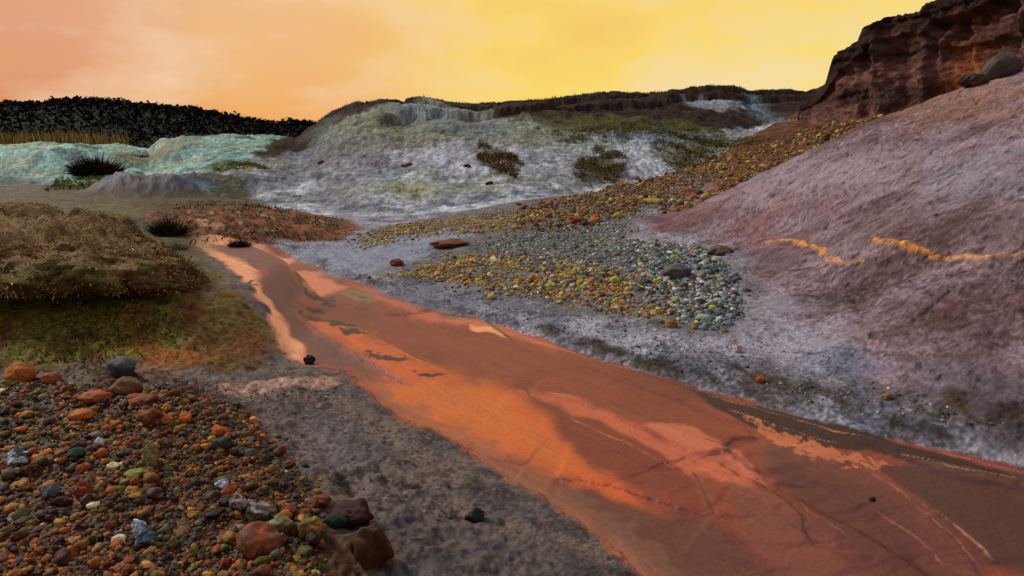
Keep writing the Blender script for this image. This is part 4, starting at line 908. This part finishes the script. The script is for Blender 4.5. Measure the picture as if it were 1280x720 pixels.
big_stone('boulder', 1222, 112, 32, 16, C(70,50,46), 'dark broken rock left of the crest boulder', 'rock', 57, .35, y0=6)
big_stone('stone', 507, 210, 16, 6, C(120,76,40), 'rust brown rock on the pale hill', 'rock', 58, .3, y0=14)
for (px_, py_, w_, lb) in ((400, 200, 10, 'small dark rock on the pale hill, leftmost'), (584, 205, 10, 'small dark rock on the pale hill near the gully'), (612, 231, 10, 'small dark rock low on the pale hill under the scrub gully')):
    big_stone('stone', px_, py_, w_, 5, C(60,48,40), lb, 'rock', int(px_), .3, y0=14)
big_stone('stone', 1092, 626, 9, 5, C(24,24,22), 'tiny black stone where the pale runnels split in the stream bed', 'stone', 59, .2)

# ------------------------------------------------------------------ pebble fields
def world_of(px): return [hit(*p) for p in px]
PAL_L = {'rust orange': (C(140,66,22), 5), 'amber': (C(156,92,24), 4), 'dark brown': (C(46,26,14), 9), 'ochre': (C(142,98,30), 7), 'olive': (C(88,80,26), 7), 'grey': (C(100,94,86), 2.5), 'purple brown': (C(70,48,44), 5), 'green grey': (C(58,70,54), 2), 'cream': (C(180,168,136), .6), 'rust brown': (C(92,44,16), 7)}
PAL_R = {'yellow': (C(170,152,68), 6), 'ochre': (C(150,102,48), 4), 'grey green': (C(110,120,104), 4), 'blue grey': (C(96,112,122), 5), 'dark grey': (C(60,62,62), 4), 'pale': (C(176,182,172), 2.4), 'orange': (C(160,92,44), 1.2)}
PAL_T = {'orange brown': (C(116,68,30), 5), 'tan': (C(146,112,60), 4), 'dark brown': (C(70,42,24), 4), 'yellow': (C(170,146,70), 2), 'grey': (C(110,108,100), 1.5)}
fields = []   # x, Y, size, colour name, palette, field
def field(poly, n, smin, smax, pal, tagname, power=0, pexp=2.6, weights=None, clump=.0, world=None):
    W = world or world_of(poly)
    q = inside(W, n, power)
    if clump or tagname in 'RT':
        e_ = -poly_sd(q[:,0], q[:,1], np.array(W)); q = q[rng.uniform(size=len(q)) < np.clip(e_/(.03*q[:,1])+.2, 0, 1)]
    if clump:
        k = rng.uniform(size=len(q)) < np.clip(.5+clump*fbm(q[:,0]*1.6, q[:,1]*1.2, 3, 901)*2.2, .03, 1); q = q[k]
    q = q+rng.normal(size=q.shape)*(rng.uniform(size=(len(q), 1)) < .35)*np.array([.012, .02])*q[:, 1:2]
    if tagname in 'RTB': q = q[(poly_sd(q[:,0], q[:,1], STREAM) > .05)]
    names = list(pal); w = np.array([pal[k][1] for k in names], float)
    if weights: w = np.array([weights.get(k, .3) for k in names], float)
    ci = rng.choice(len(names), len(q), p=w/w.sum()); sz = smin*(1-rng.uniform(size=len(q))*(1-(smin/smax)**pexp))**(-1/pexp)
    for (x, y), c, s_ in zip(q, ci, sz): fields.append((x, y, s_, names[c], pal[names[c]][0], tagname))
LP = [(-80,478),(60,478),(140,490),(215,488),(300,510),(345,560),(385,600),(395,640),(400,716),(400,780),(-160,780)]
field(LP, 13000, .012, .075, PAL_L, 'L', power=.6, pexp=2.0)
field([(-80,462),(80,462),(200,476),(290,488),(330,520),(250,520),(100,500),(-80,500)], 700, .008, .03, PAL_L, 'L')
field([(260,488),(330,480),(460,490),(560,560),(640,620),(560,690),(480,690),(380,600)], 420, .006, .022, PAL_L, 'M', weights={'dark brown': 4, 'green grey': 4, 'grey': 2, 'olive': 2})
field([(170,485),(240,478),(300,486),(420,486),(430,492),(330,496),(220,500)], 260, .010, .03, PAL_L, 'M', weights={'grey': 4, 'purple brown': 3, 'cream': 1.5, 'green grey': 3})
RG = 'R'
field([(470,348),(560,318),(640,320),(760,330),(860,350),(850,400),(760,396),(660,372),(600,372),(540,350)], 7500, .03, .105, PAL_R, RG, weights={'yellow': 8, 'ochre': 5, 'grey green': 2, 'orange': 2.5, 'pale': 1, 'dark grey': 2}, clump=.35)
field([(430,300),(500,280),(640,262),(740,262),(640,290),(520,300),(450,312)], 6000, .032, .105, PAL_R, RG, weights={'yellow': 6, 'ochre': 5, 'grey green': 2, 'pale': 1}, clump=.4)
field([(600,300),(700,275),(790,262),(790,300),(870,305),(900,330),(800,340),(650,340),(600,325)], 6500, .03, .09, PAL_R, RG, weights={'blue grey': 4, 'grey green': 5, 'pale': 2.5, 'yellow': 2, 'dark grey': 3}, clump=.15)
field([(800,310),(880,306),(915,345),(932,395),(905,414),(850,405),(800,370),(790,330)], 4800, .03, .11, PAL_R, RG, weights={'blue grey': 7, 'dark grey': 4, 'pale': 3, 'grey green': 2, 'yellow': .8, 'orange': .5})
field([(640,262),(760,232),(880,200),(960,176),(1000,170),(960,195),(860,240),(790,272),(700,290),(640,290)], 7000, .045, .22, PAL_T, 'T')
field(None, 6500, .05, .26, PAL_T, 'T', world=[(3.0,14.6),(4.3,13.9),(6.5,14.5),(9,16.5),(11,19),(12.3,23),(12.6,27),(10.8,27),(8.3,22),(5,17.5),(3,16)])
field([(560,290),(700,258),(700,262),(600,285)], 400, .03, .08, PAL_T, 'T')
field([(700,395),(800,400),(900,415),(990,430),(1100,480),(1200,510),(1200,540),(1000,500),(860,460),(740,430)], 420, .012, .04, PAL_R, 'B', weights={'blue grey': 3, 'dark grey': 5, 'pale': 1.5, 'yellow': 1, 'orange': .7})
field([(430,345),(520,365),(700,425),(860,465),(1000,500),(1290,560),(1290,540),(1000,480),(850,445),(700,405),(540,350)], 500, .012, .035, PAL_R, 'B', weights={'dark grey': 6, 'grey green': 2, 'pale': 1, 'yellow': 1})
field([(960,200),(1000,165),(1100,120),(1200,80),(1290,60),(1290,88),(1160,98),(1020,163)], 900, .04, .16, {'dark': (C(56,38,32), 4), 'brown': (C(96,64,50), 4), 'tan': (C(132,98,72), 2)}, 'T2')
WH_ = {'L': ('in the rusty shingle at the near left', 'pebbles of the near left shingle'), 'M': ('on the grey mud left of the stream', 'pebbles on the left mud'), 'R': ('in the gravel right of the stream', 'pebbles of the right hand gravel'),
       'T': ('in the orange scree below the pale hill', 'stones of the orange scree'), 'B': ('on the lilac mud above the stream', 'pebbles on the lilac mud'), 'T2': ('', '')}
zs = zat([f[0] for f in fields], [f[1] for f in fields])
order = sorted(range(len(fields)), key=lambda i: -fields[i][2]/fields[i][1])
single = [i for i in order if fields[i][5] in 'LMRB'][:290]; ss_ = set(single)
LM = [(o.location.x, o.location.y, o['label']) for o in bpy.data.objects if 'label' in o and o['label'] in NOTE]
LM = [(x, y, NOTE[l]) for x, y, l in LM]
used_l = {}
for i in single:
    x, y, s_, cn, c, fd = fields[i]; wh, gp_ = WH_[fd]; v = max(.5, rnd.gauss(1, .25)); cc = [max(.004, min(.9, q*v*rnd.uniform(.9, 1.1))) for q in c]
    mx, my, mn = min(LM, key=lambda q: (q[0]-x)**2+(q[1]-y)**2); dx_, dy_ = (x-mx), (y-my)*.6
    side = ('right of' if dx_ > 0 else 'left of') if abs(dx_) > abs(dy_) else ('behind' if dy_ > 0 else 'in front of')
    szw = 'large' if s_/y*F > 26 else 'medium' if s_/y*F > 18 else 'small'
    if v > 1.25: szw += ' pale'
    elif v < .75: szw += ' dim'
    shp = 'flat' if (kk := rnd.randrange(10)) % 2 else 'rounded'
    base_l = f'{szw} {shp} {cn} pebble {side} the {mn}'; far_ = ['', ', next one out', ', third one out', ', fourth one out', ', fifth one out', ', sixth one out']
    nu = used_l.get(base_l, 0); used_l[base_l] = nu+1
    stone('pebble', x, y, s_*1.05, cc, base_l+(far_[nu] if nu < 6 else ''), 'pebble', k=kk, group='individual pebbles of the shingle and gravel', hs=rnd.uniform(.5, .62) if kk % 2 else rnd.uniform(.8, 1.05), sink=rnd.uniform(.05, .3), z=float(zs[i]), tilt=rnd.gauss(0, .2))
P1 = [lump(1, 60+k, .22, .65, 3) for k in range(8)]; P2 = [lump(2, 70+k, .42, .72, 7) for k in range(14)]
def pile(fds, name, label, minpx=0):
    for sub, protos in ((2, P2), (1, P1)):
        it = []
        for i, (x, y, s_, cn, c, fd) in enumerate(fields):
            if fd not in fds or i in ss_: continue
            big = s_/y*F > 7
            if big != (sub == 2): continue
            v = max(.35, rng.normal(1, .33)); it.append((x, y, zs[i]+s_*.5*.62*rng.uniform(.1, .6), s_*.5, rng.uniform(0, 6.28), *(np.clip(np.asarray(c)*v*rng.uniform(.88, 1.12, 3), .004, .9))))
        if it: tag(bulk(name, it, sub, protos, M_gravel), label+(', the coarser part' if sub == 2 else ''), 'gravel', kind='stuff')
pile(('L',), 'shingle', 'rusty orange and brown shingle covering the near left bank')
pile(('M',), 'grit', 'loose dark grit on the mud left of the stream')
pile(('R', 'B'), 'gravel', 'yellow and blue grey gravel spread right of the stream')
pile(('T',), 'scree', 'orange brown scree running up between the pale hill and the lilac slope')
pile(('T2',), 'rubble', 'dark rubble strewn below the cliff')

# the rusty earth blocks by the boulder
big_stone('earth_clod', 462, 712, 62, 62, C(84,46,16), 'rusty block of earth with an upright right edge at the bottom of the photo', 'earth clod', 88, .30, cap=C(60,34,14), facets=9)
big_stone('earth_clod', 436, 660, 58, 34, C(60,18,10), 'dark maroon crumbly clod behind the rusty earth block', 'earth clod', 89, .35, cap=C(44,16,10), facets=8)
